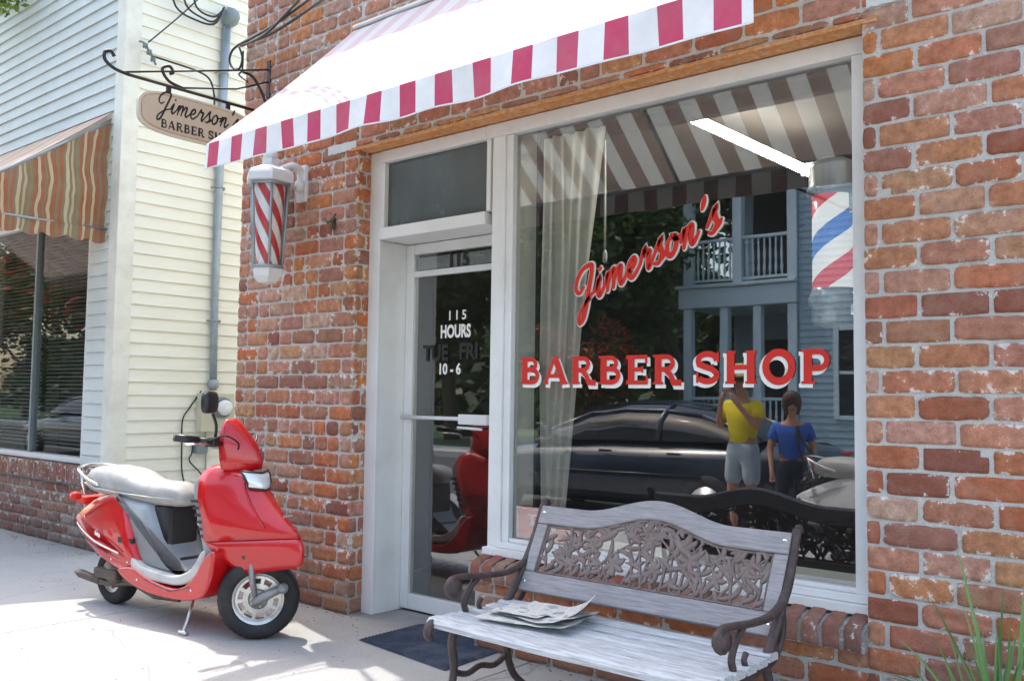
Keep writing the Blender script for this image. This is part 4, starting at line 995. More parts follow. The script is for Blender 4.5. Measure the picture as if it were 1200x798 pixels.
for i, y in enumerate(ys):
    mb = MB(); w = .0325; zc = .412-.012*math.sin(pi*(i+.5)/6)
    nseg = 24
    sec = [(-w, -.012), (-w, .006), (-w*.75, .013), (w*.75, .013), (w, .006), (w, -.012)]
    if i == 0: sec = [(-w, -.022), (-w-.004, -.004), (-w*.7, .011), (w*.75, .013), (w, .006), (w, -.012)]
    def sl(s, t, y=y, zc=zc, sec=sec):
        q = t*(len(sec)); k = int(round(q)) % len(sec); a, b = sec[k]
        x = BX0-.012+(BX1-BX0+.024)*s
        return (x, y+a, zc+b+.0015*noise.noise(V((x*7, y*5, 1)))-.004*math.sin(pi*s))
    mb.grid(sl, nseg, len(sec), 0, False)
    for s in (0, 1): mb.add([sl(s, k/len(sec)) for k in range(len(sec))], [tuple(range(len(sec)))])
    mb.build('seat_slat', m_slat, bn)
# back frame in its own tilted plane
VB = V((0, .447, .8945)); OB = V((BX0+.02, -.488, .43)); ND = V((0, -.8945, .447)); UW = BX1-BX0-.04
def bk(u, v, h=0): return OB+V((u, 0, 0))+VB*v+ND*h
def topv(u):
    t = u/UW; b = .5-.5*math.cos(pi*max(0, min(1, (t-.20)/.30))) if t < .5 else .5-.5*math.cos(pi*max(0, min(1, (.80-t)/.30)))
    return .393+.070*b
def rail(vt, vb, name, u0=0, u1=UW, th=.014):
    mb = MB(); n = 60; A = [(u0+(u1-u0)*i/n) for i in range(n+1)]
    sec = []
    vs = []
    for u in A:
        a, b = vb(u), vt(u); e = .004
        for (v, h) in ((a, -th), (a, th-e), (a+e, th), (b-e, th), (b, th-e), (b, -th)): vs.append(bk(u, v, h))
    fs = [(6*i+k, 6*i+(k+1) % 6, 6*i+6+(k+1) % 6, 6*i+6+k) for i in range(n) for k in range(6)]+[tuple(range(6)), tuple(6*n+k for k in range(6))]
    mb.add(vs, fs); return mb.build(name, m_rail, bn)
rail(topv, lambda u: topv(u)-.078, 'top_rail'); rail(lambda u: .105, lambda u: .025, 'bottom_rail')
for (a, b) in ((.0, .05), (UW-.05, UW)): rail(lambda u: topv(u)-.080, lambda u: .107, 'side_stile', a, b, .011)
# cast relief panel
mb = MB(); rp = random.Random(41); P0, P1 = .053, UW-.053; VBt = .108
ptop = lambda u: topv(u)-.080
hcur = [0.]
def pb(u, v, h): return bk(u, v, h)
def stroke(pts, w, dep=.006):
    h = hcur[0]; hcur[0] = (hcur[0]+.00037) % .004
    pts = [(min(max(a, P0), P1), min(max(b, VBt), ptop(min(max(a, P0), P1)))) for a, b in pts]
    k = len(pts); ws = w if hasattr(w, '__len__') else [w]*k
    vs = []
    for i in range(k):
        a = pts[max(0, i-1)]; b = pts[min(k-1, i+1)]; dx, dy = b[0]-a[0], b[1]-a[1]; l = math.hypot(dx, dy) or 1; nx, ny = -dy/l, dx/l
        for (s_, hh) in ((-.5, -dep), (-.5, h), (0, h+.004), (.5, h), (.5, -dep)): vs.append(bk(pts[i][0]+nx*ws[i]*s_, pts[i][1]+ny*ws[i]*s_, hh))
    fs = [(5*i+q, 5*i+(q+1) % 5, 5*i+5+(q+1) % 5, 5*i+5+q) for i in range(k-1) for q in range(5)]+[tuple(range(5)), tuple(5*(k-1)+q for q in range(5))]
    mb.add(vs, fs, 0, True)
def leaf(x, y, a, l, w):
    n = 6; pts = [(x+math.cos(a+.35*(i/n-.5))*l*i/n, y+math.sin(a+.35*(i/n-.5))*l*i/n) for i in range(n+1)]
    stroke(pts, [w*(.25+1.0*math.sin(pi*min(1, (i+.6)/(n+.6)))) for i in range(n+1)])
for u0, u1 in ((P0, P1),):
    stroke([(u0+(u1-u0)*i/50, VBt+.004) for i in range(51)], .009); stroke([(u0+(u1-u0)*i/50, ptop(u0+(u1-u0)*i/50)-.004) for i in range(51)], .009)
stroke([(P0+.004, VBt), (P0+.004, .31)], .009); stroke([(P1-.004, VBt), (P1-.004, .31)], .009)
def stem(x, y, a, l, curv, w=.009, n=12, leaves=3, ll=.055):
    p = [(x, y)]; aa = a
    for i in range(n):
        aa += curv/n; p.append((p[-1][0]+math.cos(aa)*l/n, p[-1][1]+math.sin(aa)*l/n))
    stroke(p, [w*(1-.45*i/n) for i in range(n+1)])
    for k in range(leaves):
        i = int(n*(k+.7)/(leaves+.3)); s_ = 1 if k % 2 else -1
        q = p[min(i, n)]; leaf(q[0], q[1], a+curv*i/n+s_*rp.uniform(.5, .95), ll*rp.uniform(.8, 1.3), .015)
    return p[-1], aa
def flower(x, y, r, a0=0, k=6):
    for j in range(k): leaf(x, y, a0+2*pi*j/k, r, r*.42)
    stroke([(x-.008, y), (x+.008, y)], .016)
nst = 21
for i in range(nst):
    u = P0+.02+(P1-P0-.04)*(i+.5)/nst+rp.uniform(-.012, .012); d = (i/(nst-1)-.5)
    stem(u, VBt, pi/2+rp.uniform(-.5, .5)-d*.3, rp.uniform(.13, .27)+(.09 if abs(d) < .25 else 0), rp.uniform(-1.1, 1.1), .010, 12, 4, .06)
for k, (u, v, r) in enumerate(((.16, .20, .042), (.30, .25, .045), (.42, .19, .05), (.56, .30, .045), (.60, .19, .04), (.74, .24, .05), (.86, .19, .042), (.98, .25, .042), (.93, .30, .035), (.48, .35, .036), (.22, .17, .036), (.68, .36, .034))): flower(min(u, P1-.04), v, r, rp.random()*2, 6)
for k in range(26):   # sprays
    u = rp.uniform(P0+.04, P1-.04); v = rp.uniform(.14, ptop(u)-.03); leaf(u, v, rp.uniform(0, 2*pi), rp.uniform(.04, .075), .016)
for (x, y, a, l, c_) in ((.30, .12, .9, .36, -.4), (.80, .12, 2.2, .36, .4), (.55, .14, 1.3, .28, .3), (.12, .16, .5, .3, .5), (1.0, .16, 2.6, .3, -.5), (.45, .30, .2, .25, .6), (.7, .3, 2.9, .25, -.6)): stem(x, y, a, l, c_, .012, 12, 4, .065)
def bird(x, y, s):
    body = cr([(x-.05*s, y-.035), (x-.02*s, y-.01), (x+.015*s, y+.012), (x+.04*s, y+.03), (x+.085*s, y+.036)], 4)
    k = len(body); stroke(body, [.006+.03*math.sin(pi*min(1, i/(k*.72)))*(1 if i < k*.72 else .05) for i in range(k)])
    leaf(x, y+.005, pi/2+.5*s, .065, .024); leaf(x-.01*s, y, pi/2+1.0*s, .06, .02)
bird(.36, .30, 1); bird(.70, .285, -1)
mb.build('relief_panel', m_ironp, bn)
mb = MB(); n = 30
mb.tube([(BX0+.02, -.70, .30), (BX1-.02, -.70, .30)], .008, 6)
mb.build('tie_rod', m_iron, bn)
# bolts
mb = MB()
for u in (.02, UW-.02):
    for v in (.06, .36): mb.lathe([(.009, 0), (.009, .004), (.004, .006), (0, .0062)], bk(u, v, .0135), 'y', 8, rot=None)
each(mb, 'bolt', m_chrome, bn)

# newspaper on the seat
np_ = thing('newspaper', 'folded newspaper lying on the left end of the bench seat', 'newspaper', (-2.2, -.73, .425))
def sheet(x0, y0, rot_, w, h, z, lift, sd, name='page_section'):
    mb = MB(); c_, s_ = math.cos(rot_), math.sin(rot_)
    def fn(s, t):
        a, b = (s-.5)*w, (t-.5)*h
        zz = z+lift*max(0, s-.55)**2*3+.006*noise.noise(V((a*14+sd, b*14, sd)))+.012*max(0, noise.noise(V((a*6+sd, b*5, 1))))
        return (x0+a*c_-b*s_, y0+a*s_+b*c_, zz)
    mb.grid(fn, 22, 16, 0, True, uv=True); return mb.build(name, m_paper, np_, fixn=False)
sheet(-2.19, -.72, .15, .38, .27, .430, .02, 1); sheet(-2.17, -.70, -.1, .34, .25, .440, .03, 5); sheet(-2.13, -.665, .45, .25, .2, .450, .09, 9); sheet(-2.22, -.76, .0, .22, .12, .452, .01, 13)

# ------------------------------------------------------------------ plant at the right
pl = thing('spiky_plant', 'clump of long green strap leaves against the right hand brick wall', 'plant', (-.74, -.27, 0))
def blades(root, base, specs):
    mb = MB(); rnd = random.Random(77)
    for (tx, ty, tz, droop, w) in specs:
        n = 12; p0 = V(base)+V((rnd.uniform(-.05, .05), rnd.uniform(-.04, .04), 0)); p2 = V((tx, ty, tz)); mid = (p0+p2)/2+V((0, 0, droop))
        c0 = p0.lerp(mid, 0); vs = []
        for i in range(n+1):
            t = i/n; p = p0*(1-t)**2+mid*2*t*(1-t)+p2*t*t; tg = (mid-p0)*(1-t)+(p2-mid)*t
            sd = tg.cross(V((rnd.random()*.02, 1, .1))).normalized(); ww = w*(1-.1*t)*(1-t**3)+.0006
            k = sd.cross(tg).normalized()
            vs += [p-sd*ww, p+k*ww*.45, p+sd*ww]
        tt = rnd.random()
        mb.add(vs, [(3*i+q, 3*i+q+1, 3*i+4+q, 3*i+3+q) for i in range(n) for q in range(2)], 0, True, tint=tt)
    return mb.build('leaf_blades', m_blade, root, fixn=False)
bs = (-.72, -.27, .0)
sp = []
for (px, py, Y, dr) in ((1120, 640, -.22, .12), (1052, 748, -.35, .15), (1090, 700, -.28, .1), (1128, 708, -.2, .06), (1176, 690, -.12, .05), (1184, 715, -.15, .04), (1196, 725, -.4, .1), (1150, 745, -.3, .03), (1205, 640, -.3, .08), (1215, 700, -.35, .1), (1142, 760, -.4, .03), (1040, 790, -.42, .2), (1168, 730, -.45, .04)):
    p = onY(px, py, Y); sp.append((p.x, p.y, p.z, dr, .0075 if py < 700 else .0062))
rnd = random.Random(4)
for k in range(130):
    a = rnd.uniform(0, 2*pi); r_ = rnd.uniform(.05, .36); sp.append((bs[0]+r_*math.cos(a), bs[1]+min(.2, r_*math.sin(a)*.6), rnd.uniform(.15, .58)-r_*.3, rnd.uniform(.03, .14), rnd.uniform(.0045, .0075)))
blades(pl, bs, sp)

# ------------------------------------------------------------------ scooter
def ringfill(mb, outline, w, rings=((0, .55), (.012, .85), (.035, 1.0)), mi=0, both=True):
    """pillow panel from a side outline [(x,z)]; w(x,z) = half width"""
    n = len(outline)
    ar = sum(outline[i][0]*outline[(i+1) % n][1]-outline[(i+1) % n][0]*outline[i][1] for i in range(n))
    sgn = 1 if ar > 0 else -1; nr = []
    for i in range(n):
        a, b, c_ = outline[i-1], outline[i], outline[(i+1) % n]
        e1 = V((b[0]-a[0], b[1]-a[1])); e2 = V((c_[0]-b[0], c_[1]-b[1])); e1.normalize() if e1.length else 0; e2.normalize() if e2.length else 0
        m_ = V((-(e1.y+e2.y), e1.x+e2.x)); m_.normalize() if m_.length else 0; nr.append(m_*sgn)
    for sd in ((-1, 1) if both else (-1,)):
        vs = []; fs = []
        for k, (ins, fac) in enumerate(rings):
            for i in range(n):
                x, z = outline[i][0]+nr[i].x*ins, outline[i][1]+nr[i].y*ins; vs.append((x, sd*w(x, z)*fac, z))
        for k in range(len(rings)-1):
            for i in range(n): fs.append((k*n+i, k*n+(i+1) % n, (k+1)*n+(i+1) % n, (k+1)*n+i))
        fs.append(tuple((len(rings)-1)*n+i for i in range(n)))
        mb.add(vs, fs, mi, True)
    if both:
        vs = [(x, sd*w(x, z)*rings[0][1], z) for sd in (-1, 1) for x, z in outline]
        mb.add(vs, [(i, (i+1) % n, n+(i+1) % n, n+i) for i in range(n)], mi, True)
def loft(mb, secs, mi=0, closed=True, smooth=True, caps=True):
    n = len(secs[0]); vs = [p for s_ in secs for p in s_]; k = len(secs)
    fs = [(i*n+j, i*n+(j+1) % n, (i+1)*n+(j+1) % n, (i+1)*n+j) for i in range(k-1) for j in range(n if closed else n-1)]
    if caps and closed: fs += [tuple(range(n))[::-1], tuple((k-1)*n+j for j in range(n))]
    mb.add(vs, fs, mi, smooth)
def wheel(root, c, r, w, heading, rimr, name='wheel'):
    rot_ = Matrix.Rotation(heading, 3, 'Z')
    mb = MB(); mb.lathe([(rimr*.97, -w*.36), (rimr*1.03, -w*.46), (r*.88, -w*.5), (r*.955, -w*.40), (r*.99, -w*.22), (r, 0), (r*.99, w*.22), (r*.955, w*.40), (r*.88, w*.5), (rimr*1.03, w*.46), (rimr*.97, w*.36)], c, 'y', 40, rot=rot_, caps=False)
    for k in range(40):   # tread blocks
        a = 2*pi*k/40
        for sd in (-1, 1):
            p = [V((math.cos(a+da)*rr, yy*sd, math.sin(a+da)*rr)) for da, rr, yy in ((0, r*.982, w*.33), (.05, r*1.004, w*.08), (.11, r*1.004, w*.08), (.06, r*.982, w*.33))]
            mb.add([rot_ @ q+V(c) for q in p], [(0, 1, 2, 3)])
    t = mb.build(name, m_rub, root)
    mb = MB()
    mb.lathe([(rimr*.86, -w*.28), (rimr*1.0, -w*.42), (rimr*1.02, -w*.42), (rimr*.98, -w*.3), (rimr*.98, w*.3), (rimr*1.02, w*.42), (rimr*.86, w*.28)], c, 'y', 40, rot=rot_, caps=False)
    # pierced disc: ring of trapezoid slots
    nsl = 10; 
    for sd in (-1,):
        y = -w*.30
        for k in range(nsl):
            a0 = 2*pi*k/nsl; seg = 2*pi/nsl; q = []
            A = [a0, a0+seg*.28, a0+seg]
            for (aa, bb, r0, r1) in ((a0, a0+seg*.30, rimr*.40, rimr*.90), (a0+seg*.30, a0+seg, rimr*.40, rimr*.60), (a0+seg*.30, a0+seg, rimr*.80, rimr*.90)):
                vs = []
                for rr in (r0, r1):
                    for t_ in (0, .5, 1):
                        an = aa+(bb-aa)*t_
                        for yy in (y-.012*(1-(rr/rimr)), y+.012): vs.append(rot_ @ V((math.cos(an)*rr, yy, math.sin(an)*rr))+V(c))
                # indices: r*6 + t*2 + side
                fs = []
                for t_ in (0, 1):
                    fs += [(t_*2, t_*2+2, 6+t_*2+2, 6+t_*2), (t_*2+1, t_*2+3, 6+t_*2+3, 6+t_*2+1), (t_*2, t_*2+2, t_*2+3, t_*2+1), (6+t_*2, 6+t_*2+2, 6+t_*2+3, 6+t_*2+1)]
                mb.add(vs, fs)
    mb.lathe([(0, -w*.5), (rimr*.16, -w*.5), (rimr*.2, -w*.44), (rimr*.24, -w*.36), (rimr*.42, -w*.33), (rimr*.42, -w*.18), (0, -w*.18)], c, 'y', 24, rot=rot_)
    for k in range(5):
        a = 2*pi*k/5; p = rot_ @ V((math.cos(a)*rimr*.3, -w*.36, math.sin(a)*rimr*.3))+V(c); mb.lathe([(0, -.008), (.009, -.006), (.009, .006), (0, .008)], p, 'y', 6, rot=rot_)
    o = mb.build('rim', m_alu, None); o.parent = t
def scooter(name, label, loc, rz, m_body, steer, detail=True, group=None):
    s = thing(name, label, 'scooter', loc, rz, world=False, group=group)
    # ---- rear side panels (red) : outline in x,z of the near side
    rear = cr([(-.40, .475), (-.20, .575), (.02, .655), (.16, .672), (.24, .63), (.34, .50), (.43, .36), (.46, .30), (.40, .245), (.30, .235), (.15, .27), (-.10, .36), (-.33, .43)], 3, True)
    def wr(x, z):
        b = .185 if x > .1 else .185-.135*((.1-x)/.52)**1.4
        return max(.03, b*(1-.38*max(0, z-.42)/.26)*(1-.15*max(0, .36-z)/.12))
    mb = MB(); ringfill(mb, rear, wr, rings=((0, .80), (.006, .95), (.02, 1.0), (.06, 1.0))); body = mb.build('rear_body', m_body, s)
    mb = MB()
    for sd in (-1, 1):
        for (za, zb, mi) in ((0, .012, 0), (-.022, -.016, 1)):
            pts = [(-.33+(.62)*i/10, .445-.105*i/10) for i in range(11)]
            vs = []
            for x, z in pts: vs += [(x, sd*(wr(x, z)+.0025), z+za-.0), (x, sd*(wr(x, z+.01)+.0025), z+zb)]
            mb.add(vs, [(2*i, 2*i+1, 2*i+3, 2*i+2) for i in range(10)], mi)
    o = mb.build('stripe_decal', [m_whp, m_bkp], None, fixn=False); o.parent = body
    mb = MB(); fnl = lambda u, v, h: (.02+u*.95, -(wr(.02+u, .45)+.0035), .425+v-u*.17)
    script(mb, "sime", fnl, .019, .006, 0, 0); o = mb.build('script_decal', m_whp, None, fixn=False); o.parent = body
    # ---- under-seat grey panel and floor
    mb = MB(); g = cr([(.10, .67), (.24, .645), (.34, .51), (.42, .37), (.50, .33), (.66, .30), (.80, .29), (.98, .345), (1.02, .33), (.94, .255), (.70, .235), (.46, .25), (.40, .30), (.28, .50), (.16, .62)], 3, True)
    mb2 = [(.16, .66), (.36, .64), (.48, .62), (.56, .50), (.66, .37), (.80, .31), (.90, .30), (.80, .27), (.60, .27), (.44, .30), (.34, .45), (.26, .58)]
    ringfill(mb, cr(mb2, 3, True), lambda x, z: .148); mb.build('center_panel', m_grey, s)
    mb = MB(); fl_ = cr([(.42, .335), (.50, .300), (.66, .285), (.82, .285), (.95, .335), (1.03, .43), (1.06, .42), (1.0, .30), (.86, .24), (.66, .232), (.5, .24), (.42, .28)], 3, True)
    ringfill(mb, fl_, lambda x, z: .187, rings=((0, .95), (.008, 1.), (.014, 1.))); mb.build('floorboard', m_lgrey, s)
    mb = MB(); mb.box((.26, -.176, .40), (.40, -.15, .435), bev=.01); mb.box((.26, .15, .40), (.40, .176, .435), bev=.01); each(mb, 'side_grip', m_bplas, s)
    # ---- lower red sill sweeping up to the wheel arch
    mb = MB(); sill = cr([(.30, .26), (.44, .285), (.52, .262), (.70, .225), (.86, .225), (.98, .29), (1.10, .42), (1.16, .44), (1.14, .33), (1.08, .22), (1.0, .185), (.86, .165), (.62, .165), (.42, .20)], 3, True)
    ringfill(mb, sill, lambda x, z: .197 if z < .34 else .205, rings=((0, .93), (.006, 1.), (.012, 1.))); mb.build('lower_sill', m_body, s)
    # ---- front leg shield and nose : horizontal sections
    prof = [  # z, x front, x back, half width, sharpness
        (.385, 1.55, 1.30, .08, 1.2), (.41, 1.59, 1.20, .115, 1.25), (.45, 1.60, 1.13, .15, 1.3), (.50, 1.597, 1.09, .178, 1.35), (.535, 1.575, 1.065, .192, 1.4), (.57, 1.535, 1.05, .197, 1.4), (.62, 1.465, 1.03, .198, 1.45),
        (.68, 1.385, 1.00, .192, 1.5), (.74, 1.315, .985, .178, 1.6), (.775, 1.275, .975, .164, 1.8), (.805, 1.24, .975, .145, 2.0), (.832, 1.20, 1.0, .120, 2.0), (.845, 1.15, 1.02, .09, 2.)]
    secs = []
    for z, xf, xb, hw_, pw in prof:
        sec = []; n = 22
        for i in range(n+1):
            t = -1+2*i/n; x = xf-(xf-xb)*abs(t)**pw
            x += .006*math.cos(t*pi*2)*(1-abs(t))
            zz = z-(.045*abs(t)**1.5 if z < .56 else -.03*abs(t)**2)+(.05 if .55 < z < .65 else 0)*abs(t)**3*0
            sec.append((x, hw_*t, zz))
        for i in range(5): t = 1-2*(i+1)/6; sec.append((xb-.012+.0*t, hw_*t*.92, z+(-.04 if z < .56 else .03)*abs(t)))
        secs.append(sec)
    # lower part (dark lip) and upper part
    mb = MB(); loft(mb, secs[4:]); nose = mb.build('front_shield', m_body, s)
    mb = MB(); loft(mb, [[(x*.995+.006, y*.975, z-.004) for x, y, z in q] for q in secs[:5]]); mb.build('front_fender', m_body, s)
    # centre crease stripes
    mb = MB()
    for t in (-.42, .42):
        pts = []
        for z, xf, xb, hw_, pw in prof[5:11]:
            pts.append((xf-(xf-xb)*abs(t)**pw+.006, hw_*t, z+.03*t*t))
        mb.tube(pts, .006, 6)
    o = mb.build('raised_crease', m_body, None); o.parent = nose
    # inner leg shield (grey) with vents
    mb = MB(); inn = cr([(.955, .81), (1.01, .795), (1.06, .70), (1.09, .56), (1.11, .45), (1.04, .40), (1.0, .46), (.95, .60), (.91, .74)], 3, True)
    ringfill(mb, inn, lambda x, z: .155, rings=((0, .92), (.006, 1.), (.014, 1.))); mb.build('inner_shield', m_grey, s)
    mb = MB()
    for sd in (-1, 1):
        for k in range(6): z = .50+.035*k; x = 1.055-.018*k; mb.box((x-.055, sd*.155, z), (x+.02, sd*.166, z+.014), bev=.002)
    each(mb, 'vent', m_bplas, s)
    # headlight
    mb = MB()
    def hl(s_, t):
        y = (-1+2*s_)*.088; z = .752+.085*t+.012*(abs(-1+2*s_))
        x = 1.285-.50*(z-.76)+.018*(1-(-1+2*s_)**2)-.015*abs(2*t-1)**3
        return (x+.012-.035*abs(-1+2*s_)**2, y*(.78+.3*t*(1-.3*t)), z)
    mb.grid(hl, 14, 8, 0, True); mb.build('headlight', m_lensw, s, fixn=False)
    mb = MB()
    pts = [hl(a, b) for a, b in [(i/8, 0) for i in range(9)]+[(1, j/4) for j in range(1, 5)]+[(1-i/8, 1) for i in range(1, 9)]+[(0, 1-j/4) for j in range(1, 4)]]
    mb.tube([(x+.003, y, z) for x, y, z in pts], .006, 6, closed=True); mb.build('headlight_trim', m_bplas, s)
    # ---- handlebar pod turns with the fork
    st = Matrix.Translation(V((1.10, 0, .9))) @ Matrix.Rotation(steer*.55, 4, 'Z') @ Matrix.Translation(V((-1.10, 0, -.9)))
    def T_(mbx):
        mbx.v = [tuple(st @ V(v)) for v in mbx.v]; return mbx
    mb = MB(); secs = []
    for z, xf, xb, hw_ in ((.84, 1.15, 1.05, .07), (.852, 1.218, 1.04, .098), (.90, 1.225, 1.03, .105), (.98, 1.19, 1.02, .100), (1.03, 1.15, 1.02, .088), (1.075, 1.11, 1.02, .070), (1.105, 1.075, 1.025, .048), (1.112, 1.06, 1.03, .035)):
        sec = []
        for i in range(17): t = -1+2*i/16; sec.append((xf-(xf-xb)*abs(t)**1.7, hw_*t, z))
        for i in range(4): t = 1-2*(i+1)/5; sec.append((xb-.005, hw_*t*.9, z))
        secs.append(sec)
    loft(mb, secs); T_(mb).build('handlebar_cowl', m_body, s)
    mb = MB(); mb.box((.965, -.085, .955), (1.035, .085, 1.015), bev=.015); T_(mb).build('instrument_panel', m_grey, s)
    for sd in (-1, 1):
        mb = MB(); mb.tube([(1.03, sd*.08, .985), (1.0, sd*.16, 1.0), (.955, sd*.205, 1.008)], .015, 8); mb.tube([(.96, sd*.20, 1.007), (.885, sd*.30, 1.022)], .020, 10); mb.box((.97, sd*.13-.03, .97), (1.03, sd*.13+.03, 1.02), bev=.008); T_(mb).build('handlebar_grip', m_bplas, s)
        mb = MB(); mb.tube([(1.02, sd*.14, .985), (.99, sd*.25, .99), (.95, sd*.31, .99)], .007, 6); T_(mb).build('brake_lever', m_chrome, s)
        mb = MB(); mb.tube(cr([(1.01, sd*.12, 1.01), (1.03, sd*.15, 1.08), (1.025, sd*.18, 1.14)], 5), .008, 6)
        cc = V((1.02, sd*.195, 1.20)); hd = []
        if sd > 0: continue
        for k, (dx, sc_) in enumerate(((-.022, .85), (-.018, 1.), (.008, .95), (.022, .6))): hd.append([(cc.x+dx, cc.y+sc_*.068*math.copysign(abs(math.cos(a))**.6, math.cos(a)), cc.z+sc_*.058*math.copysign(abs(math.sin(a))**.6, math.sin(a))) for a in [2*pi*q/16 for q in range(16)]])
        loft(mb, hd); T_(mb).build('mirror', m_bplas, s)
    # ---- seat
    mb = MB(); secs = []
    for x, zt, zb, hw_ in ((-.235, .715, .69, .06), (-.215, .765, .665, .10), (-.15, .80, .645, .125), (-.04, .812, .635, .14), (.10, .805, .63, .142), (.22, .785, .625, .138), (.30, .758, .62, .132), (.38, .745, .615, .128), (.48, .747, .61, .122), (.56, .748, .61, .112), (.63, .735, .615, .098), (.685, .70, .625, .075), (.70, .67, .635, .05)):
        sec = []
        for i in range(20):
            a = 2*pi*i/20; c_, s_ = math.cos(a), math.sin(a); sec.append((x, hw_*math.copysign(abs(c_)**.75, c_), (zt+zb)/2+(zt-zb)/2*math.copysign(abs(s_)**.6, s_)))
        secs.append(sec)
    loft(mb, secs); seat = mb.build('seat', m_seat, s)
    mb = MB(); mb.tube([(x, sd*hw_, z) for sd in (-1,) for x, z, hw_ in ((-.22, .70, .103), (-.04, .682, .1425), (.22, .672, .141), (.48, .665, .125), (.66, .665, .092))], .005, 6); o = mb.build('seat_piping', m_lgrey, None); o.parent = seat
    # rack and tail lamp
    mb = MB(); mb.tube(cr([(-.02, -.135, .70), (-.14, -.145, .735), (-.26, -.12, .785), (-.31, 0, .80), (-.26, .12, .785), (-.14, .145, .735), (-.02, .135, .70)], 6), .010, 8); mb.tube([(-.26, -.12, .785), (-.22, -.10, .63)], .008, 6); mb.tube([(-.26, .12, .785), (-.22, .10, .63)], .008, 6); mb.build('grab_rail', m_chrome, s)
    mb = MB(); mb.box((-.36, -.075, .56), (-.26, .075, .61), bev=.015); mb.build('tail_lamp', m_redp if m_body is m_red else m_bplas, s)
    mb = MB()
    for sd in (-1, 1): mb.lathe([(0, -.03), (.022, -.025), (.026, 0), (.02, .028), (0, .032)], (-.27, sd*.13, .62), 'y', 12)
    each(mb, 'turn_signal', m_redp if m_body is m_red else m_bplas, s)
    mb = MB()
    for sd in (-1, 1): mb.tube(cr([(1.0, sd*.17, 1.0), (1.09, sd*.17, 1.03), (1.13, sd*.10, .99), (1.10, sd*.05, .94)], 6), .0045, 6)
    each(T_(mb), 'control_cable', m_bplas, s)
    mb = MB(); mb.box((1.475, -.03, .628), (1.481, .03, .640), bev=.002); mb.build('nose_badge', m_chrome, s)
    mb = MB(); mb.tube([(.44, -.1875, .262), (.60, -.199, .232), (.80, -.199, .205), (.96, -.199, .245)], .0025, 5); mb.build('sill_seam', m_bplas, s)
    mb = MB()
    for (x_, z_) in ((.20, .30), (.36, .30), (-.20, .50), (.50, .225), (.98, .23)): mb.lathe([(.006, -.001), (.006, .003), (.0, .004)], (x_, -(.199 if x_ > .45 else wr(x_, z_)+.001), z_), 'y', 8)
    each(mb, 'screw', m_chrome, s)
    # engine, silencer, stand, battery hollow
    mb = MB(); mb.box((.02, -.09, .14), (.36, .09, .30), bev=.03); mb.lathe([(0, -.10), (.07, -.09), (.085, -.06), (.085, .06), (0, .07)], (.10, -.02, .20), 'y', 16); mb.box((-.05, -.13, .165), (.18, -.08, .225), bev=.015); mb.tube([(.30, -.06, .15), (.5, -.08, .12), (.72, -.08, .135)], .018, 8); mb.box((.30, -.1, .17), (.62, .1, .22), bev=.02); mb.build('engine', m_eng, s)
    mb = MB(); mb.tube([(.30, -.06, .16), (.10, -.10, .14), (.0, -.11, .145)], [.014, .016, .02], 10); mb.tube([(.0, -.11, .145), (-.20, -.115, .165), (-.25, -.115, .17)], [.022, .025, .014], 12); mb.build('exhaust', m_eng, s)
    mb = MB(); mb.box((-.12, -.085, .27), (.30, .085, .50), bev=.03); mb.box((.44, -.10, .33), (.62, .10, .62), bev=.03); mb.box((.60, -.08, .28), (.72, .08, .35), bev=.02); mb.box((1.10, -.12, .40), (1.3, .12, .56), bev=.04); each(mb, 'inner_bodywork', m_bplas, s)
    mb = MB(); mb.tube([(.86, -.08, .19), (.90, -.14, .10), (.93, -.20, .012)], .009, 6); mb.tube([(.90, -.2, .01), (.96, -.2, .01)], .013, 6); mb.build('side_stand', m_alu, s)
    wheel(s, (.0, 0, .165), .165, .10, 0, .095)
    # front wheel with swingarm fork, turned
    wheel(s, (1.275, 0, .205), .205, .115, steer, .128)
    fr_ = Matrix.Translation(V((1.275, 0, .205))) @ Matrix.Rotation(steer, 4, 'Z')
    mb = MB(); mb.tube([(-.02, -.075, -.012), (.03, -.085, .02), (.125, -.085, .062)], [.022, .024, .020], 10); mb.lathe([(0, -.012), (.026, -.01), (.026, .012), (0, .014)], (.125, -.098, .062), 'y', 12); mb.tube([(-.035, -.075, .20), (-.03, -.078, .10), (-.012, -.078, .02)], [.014, .016, .014], 8); mb.tube([(-.05, -.08, .20), (-.06, 0, .25), (-.05, .08, .20), (.0, .085, 0)], .018, 8)
    mb.v = [tuple(fr_ @ V(v)) for v in mb.v]; mb.build('fork', m_fork, s)
    return s
SR = .0870
scL = (-5.365, -.74, 0)
red = scooter('motor_scooter', 'red motor scooter with grey seat parked against the brick pier', scL, SR, m_red, math.radians(46))
# marigold and weeds by the footboard
mg = thing('marigold', 'orange marigold with green leaves behind the red scooter', 'flower', (-4.95, -.25, 0))
fc = onY(246, 632, -.30); fc = V(fc)
mb = MB(); rnd = random.Random(3)
mb.tube([(fc.x, fc.y, 0), (fc.x, fc.y, fc.z)], .005, 5)
for k in range(160):
    a = rnd.uniform(0, 2*pi); z = rnd.uniform(.1, fc.z+.0); r_ = rnd.uniform(.0, .09)*(1.1-.7*z/fc.z); p = V((fc.x+r_*math.cos(a), fc.y+r_*math.sin(a), z)); d = V((math.cos(a), math.sin(a), rnd.uniform(-.2, .6))).normalized()*.035; sd = d.cross(V((0, 0, 1))).normalized()*.010
    mb.add([p-sd, p+d*.5+sd*.6, p+d, p+d*.5-sd*1.4], [(0, 1, 2, 3)], 0, False, tint=rnd.random())
mb.build('foliage', m_leafb, mg, fixn=False)
mb = MB()
